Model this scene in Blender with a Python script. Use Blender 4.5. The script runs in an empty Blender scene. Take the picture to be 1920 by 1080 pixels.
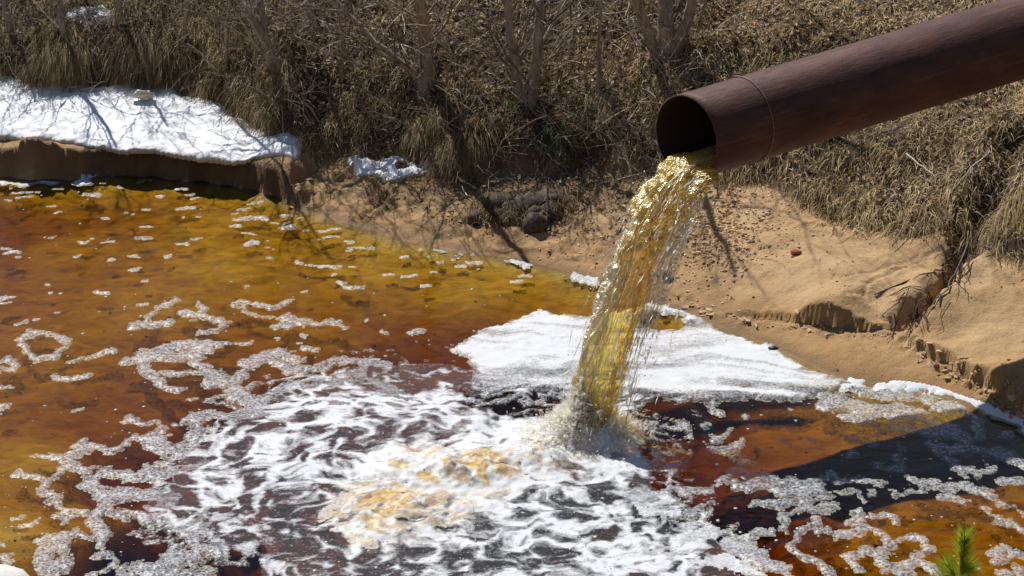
import bpy, math
import numpy as np
from mathutils import Vector

# ------------------------------------------------------------------ camera, sky, sun, exposure
SC = bpy.context.scene
CAM_H, PITCH, FPX = 6.97, math.radians(24.0), 3733.0
cam_data = bpy.data.cameras.new('camera')
cam_data.sensor_width = 36.0
cam_data.lens = 36.0 * FPX / 1920.0
cam_data.clip_start, cam_data.clip_end = 0.1, 2000.0
cam = bpy.data.objects.new('camera', cam_data)
SC.collection.objects.link(cam)
cam.location = (0, 0, CAM_H)
cam.rotation_euler = (math.pi / 2 - PITCH, 0, 0)
SC.camera = cam

SHX, SHY = 0.36, -0.70                      # where a shadow falls, per metre of height
S = Vector((-SHX, -SHY, 1.0)).normalized()  # towards the sun
SUN_EL = math.asin(S.z)
SUN_AZ = math.atan2(S.x, S.y)
world = bpy.data.worlds.new('World')
SC.world = world
world.use_nodes = True
wn = world.node_tree.nodes
wl = world.node_tree.links
sky = wn.new('ShaderNodeTexSky')
sky.sky_type = 'NISHITA'
sky.sun_disc = False
sky.sun_elevation = SUN_EL
sky.sun_rotation = SUN_AZ
sky.air_density = 1.0
sky.dust_density = 0.3
sky.ozone_density = 2.0
bg = wn.get('Background')
wl.new(sky.outputs['Color'], bg.inputs['Color'])
bg.inputs['Strength'].default_value = 0.068
sun_data = bpy.data.lights.new('sun', 'SUN')
sun_data.energy = 5.0
sun_data.angle = math.radians(0.53)
sun_data.color = (1.0, 0.965, 0.905)
sun = bpy.data.objects.new('sun', sun_data)
SC.collection.objects.link(sun)
sun.rotation_euler = S.to_track_quat('Z', 'Y').to_euler()
SC.view_settings.view_transform = 'Standard'
SC.view_settings.look = 'None'
SC.view_settings.gamma = 1.0
SC.view_settings.exposure = 0.22
SC.render.engine = 'CYCLES'
SC.cycles.use_denoising = True
SC.cycles.max_bounces = 5
SC.cycles.transparent_max_bounces = 14
SC.cycles.caustics_reflective = False
SC.cycles.caustics_refractive = False
SC.cycles.sample_clamp_indirect = 6.0

rng = np.random.default_rng(11)

# ------------------------------------------------------------------ numeric helpers
CP, SP = math.cos(PITCH), math.sin(PITCH)
def ray(u, v):
    a, b = (np.asarray(u, float) - 960) / FPX, (540 - np.asarray(v, float)) / FPX
    return np.stack([a + 0 * b, CP + b * SP + 0 * a, -SP + b * CP + 0 * a], -1)
def on_z(u, v, z=0.0):
    d = ray(u, v)
    t = (z - CAM_H) / d[..., 2]
    return d * t[..., None] + np.array([0, 0, CAM_H])
def at_y(u, v, Y):
    d = ray(u, v)
    t = Y / d[..., 1]
    return d * t[..., None] + np.array([0, 0, CAM_H])
def project(P):
    P = np.asarray(P, float)
    q = P - np.array([0, 0, CAM_H])
    dep = q[..., 1] * CP - q[..., 2] * SP
    up = q[..., 1] * SP + q[..., 2] * CP
    return 960 + FPX * q[..., 0] / dep, 540 - FPX * up / dep
def sstep(a, b, x):
    t = np.clip((x - a) / (b - a), 0, 1)
    return t * t * (3 - 2 * t)
def _hash(ix, iy, seed):
    h = (ix.astype(np.int64) * 374761393 + iy.astype(np.int64) * 668265263 + seed * 982451653) & 0xffffffff
    h = ((h ^ (h >> 13)) * 1274126177) & 0xffffffff
    h = ((h ^ (h >> 16)) * 2246822519) & 0xffffffff
    return ((h ^ (h >> 15)) & 0xffffff) / float(0xffffff)
def vn(x, y, seed=0):
    x, y = np.asarray(x, float), np.asarray(y, float)
    ix, iy = np.floor(x), np.floor(y)
    fx, fy = x - ix, y - iy
    fx, fy = fx * fx * fx * (fx * (fx * 6 - 15) + 10), fy * fy * fy * (fy * (fy * 6 - 15) + 10)
    a, b = _hash(ix, iy, seed), _hash(ix + 1, iy, seed)
    c, d = _hash(ix, iy + 1, seed), _hash(ix + 1, iy + 1, seed)
    return (a + (b - a) * fx) * (1 - fy) + (c + (d - c) * fx) * fy
def fbm(x, y, seed=0, octaves=4, gain=0.5):
    s, a, n = 0, 1.0, 0
    for o in range(octaves):
        s = s + a * (vn(x * 2 ** o + o * 17.3, y * 2 ** o - o * 9.1, seed + o) - 0.5)
        n += a
        a *= gain
    return s / n * 2
def worley(x, y, seed=0):
    ix, iy = np.floor(x), np.floor(y)
    f1 = np.full(x.shape, 9.0)
    f2 = np.full(x.shape, 9.0)
    for dx in (-1, 0, 1):
        for dy in (-1, 0, 1):
            cx, cy = ix + dx, iy + dy
            d = np.hypot(cx + 0.1 + 0.8 * _hash(cx, cy, seed) - x, cy + 0.1 + 0.8 * _hash(cx, cy, seed + 7) - y)
            f2 = np.minimum(f2, np.maximum(f1, d))
            f1 = np.minimum(f1, d)
    return f1, f2
def poly_dist(x, y, pts, closed=False):
    pts = np.asarray(pts, float)
    d = np.full(np.shape(x), 1e9)
    if len(pts) == 1:
        return np.hypot(x - pts[0, 0], y - pts[0, 1])
    n = len(pts) if closed else len(pts) - 1
    for i in range(n):
        a, b = pts[i], pts[(i + 1) % len(pts)]
        e = b - a
        t = np.clip(((x - a[0]) * e[0] + (y - a[1]) * e[1]) / max(e @ e, 1e-9), 0, 1)
        d = np.minimum(d, np.hypot(x - a[0] - t * e[0], y - a[1] - t * e[1]))
    return d
def poly_sd(x, y, pts):
    pts = np.asarray(pts, float)
    ins = np.zeros(np.shape(x), bool)
    for i in range(len(pts)):
        a, b = pts[i], pts[(i + 1) % len(pts)]
        c = (a[1] > y) != (b[1] > y)
        ins ^= c & (x < (b[0] - a[0]) * (y - a[1]) / (b[1] - a[1] + 1e-12) + a[0])
    d = poly_dist(x, y, pts, True)
    return np.where(ins, d, -d)

# ------------------------------------------------------------------ mesh helpers
def mesh_obj(name, V, F, mat, parent=None, smooth=True, attrs=None):
    """V (n,3); F a list of (m,k) index arrays"""
    V = np.asarray(V, np.float32).reshape(-1, 3)
    F = [np.asarray(f, np.int32) for f in (F if isinstance(F, list) else [F])]
    F = [f for f in F if len(f)]
    me = bpy.data.meshes.new(name)
    me.vertices.add(len(V))
    me.vertices.foreach_set('co', V.ravel())
    loops = np.concatenate([f.ravel() for f in F])
    sizes = np.concatenate([np.full(len(f), f.shape[1], np.int32) for f in F])
    starts = np.concatenate([[0], np.cumsum(sizes)[:-1]]).astype(np.int32)
    me.loops.add(len(loops))
    me.loops.foreach_set('vertex_index', loops)
    me.polygons.add(len(sizes))
    me.polygons.foreach_set('loop_start', starts)
    me.polygons.foreach_set('use_smooth', np.full(len(sizes), smooth))
    for k, a in (attrs or {}).items():
        a = np.asarray(a, np.float32)
        if a.ndim == 1:
            me.attributes.new(k, 'FLOAT', 'POINT').data.foreach_set('value', a)
        else:
            me.attributes.new(k, 'FLOAT_VECTOR', 'POINT').data.foreach_set('vector', a.ravel())
    me.update(calc_edges=True)
    me.validate()
    me.materials.append(mat)
    o = bpy.data.objects.new(name, me)
    SC.collection.objects.link(o)
    if parent is not None:
        o.parent = parent
        if parent.type == 'EMPTY':
            o.matrix_parent_inverse = parent.matrix_basis.inverted()
    return o
def tag(o, label=None, cat=None, group=None, kind=None):
    for k, v in (('label', label), ('category', cat), ('group', group), ('kind', kind)):
        if v:
            o[k] = v
    return o
def empty(name, loc, label, cat, group=None):
    o = bpy.data.objects.new(name, None)
    SC.collection.objects.link(o)
    o.location = Vector([float(c) for c in loc])
    o.empty_display_size = 0.1
    return tag(o, label, cat, group)
def grid_faces(nr, nc, wrap=False):
    r = np.arange(nr - 1)[:, None]
    c = np.arange(nc if wrap else nc - 1)[None, :]
    c2 = (c + 1) % nc
    return np.stack([r * nc + c, r * nc + c2, (r + 1) * nc + c2, (r + 1) * nc + c], -1).reshape(-1, 4)
def norm(v):
    return v / np.maximum(np.linalg.norm(v, axis=-1, keepdims=True), 1e-9)
def tubes(P, R, sides=4):
    """P (N,n,3) polylines, R (N,n) radii -> verts, quads"""
    P, R = np.asarray(P, float), np.asarray(R, float)
    N, n, _ = P.shape
    T = norm(np.gradient(P, axis=1))
    ref = np.where(np.abs(T[:, :1, 2:3]) > 0.8, np.array([1.0, 0, 0]), np.array([0, 0, 1.0]))
    B = norm(np.cross(T, np.broadcast_to(ref, T.shape)))
    C = np.cross(B, T)
    a = np.arange(sides) * 2 * np.pi / sides
    V = P[:, :, None] + R[:, :, None, None] * (np.cos(a)[:, None] * B[:, :, None] + np.sin(a)[:, None] * C[:, :, None])
    f = grid_faces(n, sides, True)
    F = (f[None] + (np.arange(N) * n * sides)[:, None, None]).reshape(-1, 4)
    return V.reshape(-1, 3), F
class Acc:
    def __init__(s):
        s.V, s.F, s.n, s.A = [], [], 0, []
    def add(s, V, F, tint=None):
        V = np.asarray(V).reshape(-1, 3)
        s.V.append(V)
        for f in (F if isinstance(F, list) else [F]):
            s.F.append(np.asarray(f) + s.n)
        s.A.append(np.full(len(V), 0.5) if tint is None else np.broadcast_to(tint, (len(V),)))
        s.n += len(V)
    def build(s, name, mat, parent=None, smooth=True):
        return mesh_obj(name, np.concatenate(s.V), s.F, mat, parent, smooth, {'tint': np.concatenate(s.A)})
def ico(sub=1):
    import bmesh
    bm = bmesh.new()
    bmesh.ops.create_icosphere(bm, subdivisions=sub, radius=1.0)
    V = np.array([v.co[:] for v in bm.verts])
    F = np.array([[v.index for v in f.verts] for f in bm.faces])
    bm.free()
    return V, F
ICO1, ICO2, ICO3 = ico(1), ico(2), ico(3)
def lumps(C, Rr, base=ICO1, rough=0.25, squash=0.7):
    """many little stones / drops: C (N,3), Rr (N,)"""
    V0, F0 = base
    N, k = len(C), len(V0)
    sc = Rr[:, None, None] * (1 + rough * (rng.random((N, k, 1)) * 2 - 1)) * (1 + rough * (rng.random((N, 1, 3)) * 2 - 1))
    V = V0[None] * sc * np.array([1, 1, squash]) + C[:, None]
    F = (F0[None] + (np.arange(N) * k)[:, None, None]).reshape(-1, 3)
    return V.reshape(-1, 3), F

# ------------------------------------------------------------------ materials
class Nt:
    def __init__(s, name):
        s.m = bpy.data.materials.new(name)
        s.m.use_nodes = True
        s.t = s.m.node_tree
        s.t.nodes.clear()
        s.out = s.t.nodes.new('ShaderNodeOutputMaterial')
    def n(s, kind, ins=None, **props):
        nd = s.t.nodes.new('ShaderNode' + kind)
        for k, v in props.items():
            setattr(nd, k, v)
        for k, v in (ins or {}).items():
            sock = nd.inputs[k]
            if isinstance(v, bpy.types.NodeSocket):
                s.t.links.new(v, sock)
            else:
                if isinstance(v, tuple) and len(v) == 3 and sock.type == 'RGBA':
                    v = v + (1,)
                sock.default_value = v
        return nd
    def attr(s, name, out='Fac'):
        return s.n('Attribute', attribute_name=name).outputs[out]
    def pos(s):
        return s.n('NewGeometry').outputs['Position']
    def noise(s, vec, scale, detail=4, rough=0.55, dist=0.0):
        return s.n('TexNoise', {'Vector': vec, 'Scale': scale, 'Detail': detail, 'Roughness': rough, 'Distortion': dist}).outputs['Fac']
    def ramp(s, fac, stops, interp='LINEAR'):
        r = s.n('ValToRGB', {'Fac': fac})
        r.color_ramp.interpolation = interp
        el = r.color_ramp.elements
        while len(el) < len(stops):
            el.new(0.5)
        for e, (p, c) in zip(el, stops):
            e.position = p
            e.color = (c if isinstance(c, tuple) else (c, c, c)) + (1,)
        return r.outputs['Color']
    def mix(s, fac, a, b, mode='MIX'):
        nd = s.n('Mix', data_type='RGBA', blend_type=mode, clamp_factor=True)
        for idx, v in ((0, fac), (6, a), (7, b)):
            if isinstance(v, bpy.types.NodeSocket):
                s.t.links.new(v, nd.inputs[idx])
            else:
                nd.inputs[idx].default_value = v + (1,) if isinstance(v, tuple) else v
        return nd.outputs[2]
    def math(s, op, a, b=0.0, c=0.0, clamp=False):
        nd = s.n('Math', operation=op, use_clamp=clamp)
        for i, v in enumerate((a, b, c)):
            if isinstance(v, bpy.types.NodeSocket):
                s.t.links.new(v, nd.inputs[i])
            else:
                nd.inputs[i].default_value = v
        return nd.outputs[0]
    def scaled(s, vec, sc):
        return s.n('VectorMath', {0: vec, 1: sc}, operation='MULTIPLY').outputs[0]
    def bump(s, h, strength=0.5, dist=0.01, nrm=None):
        d = {'Height': h, 'Strength': strength, 'Distance': dist}
        if nrm is not None:
            d['Normal'] = nrm
        return s.n('Bump', d).outputs[0]
    def shade(s, fac, a, b):
        nd = s.n('MixShader')
        for i, v in enumerate((fac, a, b)):
            if isinstance(v, bpy.types.NodeSocket):
                s.t.links.new(v, nd.inputs[i])
            else:
                nd.inputs[i].default_value = v
        return nd.outputs[0]
    def done(s, surf, vol=None):
        if surf is not None:
            s.t.links.new(surf, s.out.inputs['Surface'])
        if vol is not None:
            s.t.links.new(vol, s.out.inputs['Volume'])
        return s.m

def mat_ground():
    m = Nt('sand_and_soil')
    p = m.pos()
    soil, bed, stain = m.attr('soil'), m.attr('bed'), m.attr('stain')
    big = m.noise(p, 1.6, 5)
    fine = m.noise(p, 34.0, 6, 0.65)
    grit = m.noise(p, 160.0, 3, 0.7)
    sand = m.ramp(big, [(0.3, (0.39, 0.25, 0.118)), (0.50, (0.47, 0.31, 0.16)), (0.70, (0.54, 0.375, 0.205))])
    sand = m.mix(m.ramp(fine, [(0.38, 0.55), (0.62, 0.0)]), sand, (0.36, 0.23, 0.12))
    specks = m.ramp(m.noise(p, 75.0, 2, 0.6), [(0.66, 0.0), (0.72, 1.0)])
    sand = m.mix(m.math('MULTIPLY', specks, 0.6), sand, (0.14, 0.085, 0.045))
    sand = m.mix(m.math('MULTIPLY', stain, m.ramp(big, [(0.25, 0.5), (0.7, 1.0)])), sand, (0.34, 0.185, 0.06))
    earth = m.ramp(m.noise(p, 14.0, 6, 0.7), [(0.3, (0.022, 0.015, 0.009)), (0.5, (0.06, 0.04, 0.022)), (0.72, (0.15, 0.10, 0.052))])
    floor_c = m.ramp(m.noise(m.scaled(p, (2.6, 4.0, 3.0)), 1.9, 4, 0.55, 0.9),
                     [(0.30, (0.27, 0.18, 0.10)), (0.46, (0.40, 0.285, 0.145)), (0.64, (0.52, 0.39, 0.20))])
    col = m.mix(bed, sand, floor_c)
    col = m.mix(soil, col, earth)  # on the left cliff face this mask also carries painted shade
    h = m.math('ADD', m.math('ADD', m.math('MULTIPLY', fine, 0.8), m.math('MULTIPLY', grit, 0.45)), m.math('MULTIPLY', m.noise(p, 9.0, 4, 0.6), 1.2))
    col = m.mix(m.math('MULTIPLY', m.attr('damp'), 0.75), col, (0.155, 0.088, 0.038))
    rough = m.math('SUBTRACT', 0.92, m.math('MULTIPLY', stain, 0.25))
    b = m.n('BsdfPrincipled', {'Base Color': col, 'Roughness': rough, 'Specular IOR Level': 0.3,
                               'Normal': m.bump(h, 0.7, 0.022)})
    return m.done(b.outputs[0])

def mat_water():
    m = Nt('amber_water')
    p = m.pos()
    ch = m.attr('churn')
    w1 = m.noise(m.scaled(p, (1.0, 1.7, 1.0)), 7.0, 3, 0.5, 0.4)
    w2 = m.noise(p, 30.0, 3, 0.6, 0.6)
    h = m.math('ADD', m.math('MULTIPLY', w1, 1.0), m.math('MULTIPLY', w2, m.math('MULTIPLY_ADD', ch, 0.35, 0.12)))
    nrm = m.bump(h, 0.16, 0.03)
    fr = m.n('Fresnel', {'IOR': 1.333, 'Normal': nrm}).outputs[0]
    gl = m.n('BsdfGlossy', {'Roughness': 0.04, 'Normal': nrm}).outputs[0]
    tr = m.n('BsdfTransparent', {'Color': (0.98, 0.97, 0.95)}).outputs[0]
    vol = m.n('VolumeAbsorption', {'Color': (0.85, 0.725, 0.0), 'Density': 10.0}).outputs[0]
    return m.done(m.shade(fr, tr, gl), vol)

def mat_foam():
    m = Nt('foam')
    p = m.pos()
    dens, amber, bubm = m.attr('dens'), m.attr('amber'), m.attr('bub')
    v1 = m.n('TexVoronoi', {'Vector': p, 'Scale': 44.0}, feature='F1')
    v2 = m.n('TexVoronoi', {'Vector': p, 'Scale': 95.0}, feature='F1')
    d1, d2 = v1.outputs['Distance'], v2.outputs['Distance']
    n1 = m.noise(m.scaled(p, (1, 1.4, 1)), 9.0, 5, 0.6, 1.2)
    sw = m.noise(m.scaled(p, (0.5, 2.6, 1)), 5.0, 4, 0.6, 2.2)
    op = m.math('MULTIPLY_ADD', dens, 1.30, -0.13)
    op = m.math('ADD', op, m.math('MULTIPLY', m.math('SUBTRACT', d1, 0.40), m.math('MULTIPLY_ADD', bubm, 0.55, 0.1)))
    op = m.math('ADD', op, m.math('MULTIPLY', m.math('SUBTRACT', d2, 0.42), m.math('MULTIPLY_ADD', bubm, 0.3, 0.15)))
    op = m.math('ADD', op, m.math('MULTIPLY', m.math('SUBTRACT', n1, 0.5), 0.7))
    op = m.math('ADD', op, m.math('MULTIPLY', m.math('SUBTRACT', sw, 0.5), 0.5))
    n3 = m.noise(p, 55.0, 4, 0.65)
    op = m.math('ADD', op, m.math('MULTIPLY', m.math('SUBTRACT', n3, 0.5), 0.9))
    op = m.math('MINIMUM', m.math('MAXIMUM', op, 0.06), 1.0)
    col = m.mix(m.ramp(n1, [(0.35, 0.0), (0.7, 1.0)]), (0.66, 0.69, 0.74), (0.77, 0.785, 0.80))
    col = m.mix(amber, col, m.mix(m.noise(p, 16.0, 4, 0.65), (0.55, 0.30, 0.025), (0.86, 0.58, 0.15)))
    bub = m.math('ADD', m.math('MULTIPLY', d1, -1.0), m.math('MULTIPLY', d2, -0.5))
    thin = m.math('SUBTRACT', 1.02, dens, clamp=True)
    h = m.math('MULTIPLY', m.math('MULTIPLY', bub, thin), m.math('MULTIPLY_ADD', bubm, 0.9, 0.1))
    nrm = m.bump(h, 0.26, 0.010)
    b = m.n('BsdfPrincipled', {'Base Color': col, 'Roughness': m.math('MULTIPLY_ADD', dens, 0.35, 0.3), 'Specular IOR Level': 0.5, 'Normal': nrm}).outputs[0]
    tl = m.n('BsdfTranslucent', {'Color': col}).outputs[0]
    b = m.shade(0.22, b, tl)
    tr = m.n('BsdfTransparent', {'Color': (0.95, 0.95, 0.95)}).outputs[0]
    return m.done(m.shade(op, tr, b))

def mat_stream(back=False):
    m = Nt('falling_amber_water_back' if back else 'falling_amber_water')
    fl = m.attr('flow', 'Vector')
    air = m.attr('air')
    s1 = m.noise(m.scaled(fl, (26.0, 5.5, 1.0)), 1.0, 5, 0.62, 0.5)
    s2 = m.noise(m.scaled(fl, (60.0, 22.0, 1.0)), 1.0, 4, 0.6, 0.6)
    k = m.math('ADD', m.math('MULTIPLY', s1, 0.62), m.math('MULTIPLY', s2, 0.38))
    gold = m.ramp(k, [(0.36, (0.42, 0.19, 0.004)), (0.43, (0.92, 0.52, 0.012)), (0.52, (1.0, 0.70, 0.05)), (0.60, (1.0, 0.92, 0.58))])
    pale = m.ramp(k, [(0.36, (0.72, 0.42, 0.07)), (0.45, (0.97, 0.74, 0.26)), (0.53, (1.0, 0.92, 0.70)), (0.61, (1.0, 0.98, 0.93))])
    col = m.mix(air, gold, pale)
    h = m.math('ADD', s1, m.math('MULTIPLY', s2, 0.8))
    nrm = m.bump(h, 0.7, 0.05)
    nr2 = m.bump(m.math('ADD', m.math('MULTIPLY', s1, 1.5), s2), 1.0, 0.16)
    tl = m.n('BsdfTranslucent', {'Color': col, 'Normal': nr2}).outputs[0]
    df = m.n('BsdfDiffuse', {'Color': col, 'Normal': nr2}).outputs[0]
    gl = m.n('BsdfGlossy', {'Roughness': 0.16, 'Normal': nrm}).outputs[0]
    tr = m.n('BsdfTransparent', {'Color': (1.0, 0.93, 0.7) if back else (1.0, 0.80, 0.25)}).outputs[0]
    body = m.shade(0.35, tl, df)
    gy = m.n('BsdfGlossy', {'Color': m.mix(air, (1.0, 0.80, 0.20), (1.0, 0.95, 0.78)), 'Roughness': 0.55, 'Normal': nr2}).outputs[0]
    body = m.shade(m.math('MULTIPLY_ADD', air, 0.26, 0.26), body, gy)
    if back:
        s2 = m.math('MULTIPLY', s2, 0.75)
    else:
        s2 = m.math('SUBTRACT', s2, m.math('MULTIPLY', m.attr('veil'), 0.16))
    body = m.shade(m.math('MULTIPLY', m.ramp(s2, [(0.28, 0.92), (0.42, 0.45), (0.56, 0.06)]), 0.95 if not back else 9.0, clamp=True), body, tr)
    fr = m.n('Fresnel', {'IOR': 1.4, 'Normal': nrm}).outputs[0]
    return m.done(m.shade(m.math('MULTIPLY_ADD', fr, 0.20, 0.01, clamp=True), body, gl))

def mat_veil(name, op, col=(0.9, 0.88, 0.82)):
    m = Nt(name)
    fl = m.attr('flow', 'Vector')
    s1 = m.noise(m.scaled(fl, (40.0, 5.0, 1.0)), 1.0, 5, 0.65, 0.4)
    nrm = m.bump(s1, 0.8, 0.04)
    body = m.shade(0.5, m.n('BsdfTranslucent', {'Color': col}).outputs[0], m.n('BsdfGlossy', {'Roughness': 0.15, 'Normal': nrm}).outputs[0])
    tr = m.n('BsdfTransparent', {'Color': (0.97, 0.95, 0.9)}).outputs[0]
    return m.done(m.shade(m.math('MULTIPLY', m.ramp(s1, [(0.45, 0.05), (0.68, 1.0)]), op), tr, body))

def mat_spray(clear=0.15):
    m = Nt('white_spray')
    tl = m.n('BsdfTranslucent', {'Color': (0.97, 0.94, 0.84)}).outputs[0]
    df = m.n('BsdfDiffuse', {'Color': (0.95, 0.93, 0.86)}).outputs[0]
    gl = m.n('BsdfGlossy', {'Roughness': 0.15}).outputs[0]
    tr = m.n('BsdfTransparent').outputs[0]
    return m.done(m.shade(clear, m.shade(0.06, m.shade(0.45, tl, df), gl), tr))

def mat_drops():
    m = Nt('water_drops')
    b = m.n('BsdfPrincipled', {'Base Color': (0.93, 0.92, 0.88), 'Roughness': 0.2, 'Specular IOR Level': 0.7}).outputs[0]
    tl = m.n('BsdfTranslucent', {'Color': (0.95, 0.9, 0.78)}).outputs[0]
    tr = m.n('BsdfTransparent', {'Color': (0.97, 0.94, 0.86)}).outputs[0]
    return m.done(m.shade(0.12, m.shade(0.5, b, tl), tr))

def mat_rust(name, inner=False):
    m = Nt(name)
    fl = m.attr('flow', 'Vector')      # x round the pipe, y metres along it
    p = m.pos()
    a = m.noise(m.scaled(fl, (5.0, 3.0, 1)), 1.0, 6, 0.62)
    b = m.noise(m.scaled(fl, (46.0, 9.0, 1)), 1.0, 5, 0.6)
    c = m.noise(p, 90.0, 4, 0.7)
    col = m.ramp(a, [(0.3, (0.042, 0.017, 0.014)), (0.5, (0.072, 0.030, 0.024)), (0.7, (0.105, 0.045, 0.030))])
    col = m.mix(m.ramp(b, [(0.5, 0.0), (0.72, 0.6)]), col, (0.06, 0.032, 0.028))
    col = m.mix(m.math('MULTIPLY', m.ramp(c, [(0.6, 0.0), (0.72, 0.7)]), m.ramp(a, [(0.45, 0.1), (0.65, 1.0)])), col, (0.22, 0.13, 0.085))
    lipm = m.ramp(m.math('ADD', m.n('SeparateXYZ', {0: fl}).outputs[1], m.math('MULTIPLY', m.math('SUBTRACT', a, 0.5), 0.25)), [(0.0, 1.0), (0.10, 0.0)])
    col = m.mix(m.math('MULTIPLY', lipm, m.ramp(c, [(0.4, 0.1), (0.6, 0.8)])), col, (0.16, 0.085, 0.05))
    drip = m.noise(m.scaled(fl, (30.0, 1.2, 1)), 1.0, 4, 0.6)
    col = m.mix(m.ramp(drip, [(0.56, 0.0), (0.68, 0.45)]), col, (0.17, 0.085, 0.055))
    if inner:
        col = m.mix(0.85, col, (0.016, 0.009, 0.007))  # shade inside the pipe is mixed into the wall colour
    h = m.math('ADD', m.math('MULTIPLY', c, 0.5), b)
    bs = m.n('BsdfPrincipled', {'Base Color': col, 'Roughness': m.ramp(b, [(0.3, 0.5), (0.7, 0.72)]), 'Metallic': 0.15,
                                'Specular IOR Level': 0.25, 'Normal': m.bump(h, 0.45, 0.008)})
    return m.done(bs.outputs[0])

def mat_weld():
    m = Nt('weld_bead')
    c = m.noise(m.pos(), 60.0, 4, 0.7)
    col = m.ramp(c, [(0.35, (0.06, 0.034, 0.027)), (0.6, (0.20, 0.14, 0.10))])
    return m.done(m.n('BsdfPrincipled', {'Base Color': col, 'Roughness': 0.6, 'Normal': m.bump(c, 0.6, 0.01)}).outputs[0])

def mat_tint(name, stops, rough=0.8, transl=0.0, scale=20.0):
    m = Nt(name)
    t = m.math('ADD', m.attr('tint'), m.math('MULTIPLY', m.math('SUBTRACT', m.noise(m.pos(), scale, 3), 0.5), 0.5))
    col = m.ramp(t, stops)
    b = m.n('BsdfPrincipled', {'Base Color': col, 'Roughness': rough, 'Specular IOR Level': 0.4}).outputs[0]
    if transl:
        b = m.shade(transl, b, m.n('BsdfTranslucent', {'Color': col}).outputs[0])
    return m.done(b)

def mat_snow():
    m = Nt('old_snow')
    p = m.pos()
    a = m.noise(p, 6.0, 5, 0.6)
    g = m.noise(p, 70.0, 4, 0.7)
    dirt = m.ramp(m.noise(p, 24.0, 5, 0.7), [(0.56, 0.0), (0.72, 0.6)])
    col = m.mix(m.ramp(a, [(0.3, 0.0), (0.7, 1.0)]), (0.72, 0.74, 0.77), (0.82, 0.83, 0.85))
    col = m.mix(dirt, col, (0.36, 0.29, 0.2))
    col = m.mix(m.math('MULTIPLY', m.attr('edge'), 0.85), col, (0.50, 0.43, 0.28))
    b = m.n('BsdfPrincipled', {'Base Color': col, 'Roughness': 0.65, 'Specular IOR Level': 0.35,
                               'Normal': m.bump(m.math('ADD', a, m.math('MULTIPLY', g, 0.35)), 0.6, 0.02)})
    return m.done(b.outputs[0])

def mat_bark(name, c0, c1, c2):
    m = Nt(name)
    p = m.pos()
    a = m.noise(m.scaled(p, (30, 30, 7)), 1.0, 5, 0.65)
    g = m.noise(p, 5.0, 3)
    col = m.ramp(a, [(0.3, c0), (0.52, c1), (0.72, c2)])
    col = m.mix(m.ramp(g, [(0.5, 0.0), (0.7, 0.5)]), col, (0.16, 0.15, 0.12))
    return m.done(m.n('BsdfPrincipled', {'Base Color': col, 'Roughness': 0.85, 'Normal': m.bump(a, 0.5, 0.012)}).outputs[0])

def mat_plain(name, c, c2, scale=30.0, rough=0.85, bump=0.5):
    m = Nt(name)
    a = m.noise(m.pos(), scale, 5, 0.65)
    return m.done(m.n('BsdfPrincipled', {'Base Color': m.mix(m.ramp(a, [(0.35, 0.0), (0.65, 1.0)]), c, c2), 'Roughness': rough,
                                         'Normal': m.bump(a, bump, 0.015)}).outputs[0])

M = dict(ground=mat_ground(), water=mat_water(), foam=mat_foam(), stream=mat_stream(), stream_back=mat_stream(True), spray=mat_spray(), mist=mat_spray(0.62),
         veil=mat_veil('thin_water_sheet', 0.75), strand=mat_veil('water_strands', 0.9), drops=mat_drops(),
         rust=mat_rust('rusty_steel'), rust_in=mat_rust('shaded_rusty_steel', True), weld=mat_weld(), snow=mat_snow(),
         bark=mat_bark('grey_brown_bark', (0.15, 0.11, 0.075), (0.35, 0.26, 0.18), (0.52, 0.41, 0.30)),
         twig=mat_tint('bare_twigs', [(0.1, (0.05, 0.033, 0.022)), (0.5, (0.20, 0.14, 0.10)), (0.85, (0.60, 0.50, 0.39))]),
         grass=mat_tint('dry_grass', [(0.0, (0.05, 0.03, 0.014)), (0.4, (0.28, 0.19, 0.085)), (0.7, (0.60, 0.46, 0.23)), (1.0, (0.80, 0.66, 0.40))], 0.6, 0.45),
         leaf=mat_tint('fallen_leaves', [(0.0, (0.06, 0.034, 0.017)), (0.4, (0.25, 0.155, 0.075)), (0.75, (0.47, 0.33, 0.17)), (1.0, (0.64, 0.51, 0.31))], 0.5, 0.45),
         green=mat_tint('green_grass', [(0.0, (0.05, 0.07, 0.015)), (0.6, (0.14, 0.16, 0.035)), (1.0, (0.3, 0.27, 0.09))], 0.6, 0.3),
         needle=mat_tint('pine_needles', [(0.0, (0.16, 0.22, 0.016)), (0.5, (0.36, 0.42, 0.03)), (1.0, (0.62, 0.58, 0.07))], 0.45, 0.6),
         stone=mat_tint('pebbles', [(0.0, (0.16, 0.09, 0.05)), (0.5, (0.46, 0.30, 0.15)), (1.0, (0.66, 0.50, 0.32))], 0.8, 0, 60),
         clod=mat_tint('sand_clods', [(0.0, (0.28, 0.18, 0.10)), (0.5, (0.44, 0.29, 0.165)), (1.0, (0.58, 0.42, 0.27))], 0.9, 0, 60),
         turf=mat_plain('dark_turf', (0.03, 0.02, 0.013), (0.12, 0.075, 0.04), 26),
         brown=mat_plain('brown_stone', (0.09, 0.045, 0.025), (0.2, 0.11, 0.06), 20),
         brick=mat_plain('brick_red', (0.24, 0.05, 0.025), (0.36, 0.10, 0.05), 40),
         dark=mat_plain('wet_dark_wood', (0.02, 0.017, 0.015), (0.06, 0.05, 0.045), 50, 0.4),
         stick=mat_plain('bleached_wood', (0.5, 0.43, 0.33), (0.68, 0.61, 0.5), 50))

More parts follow.
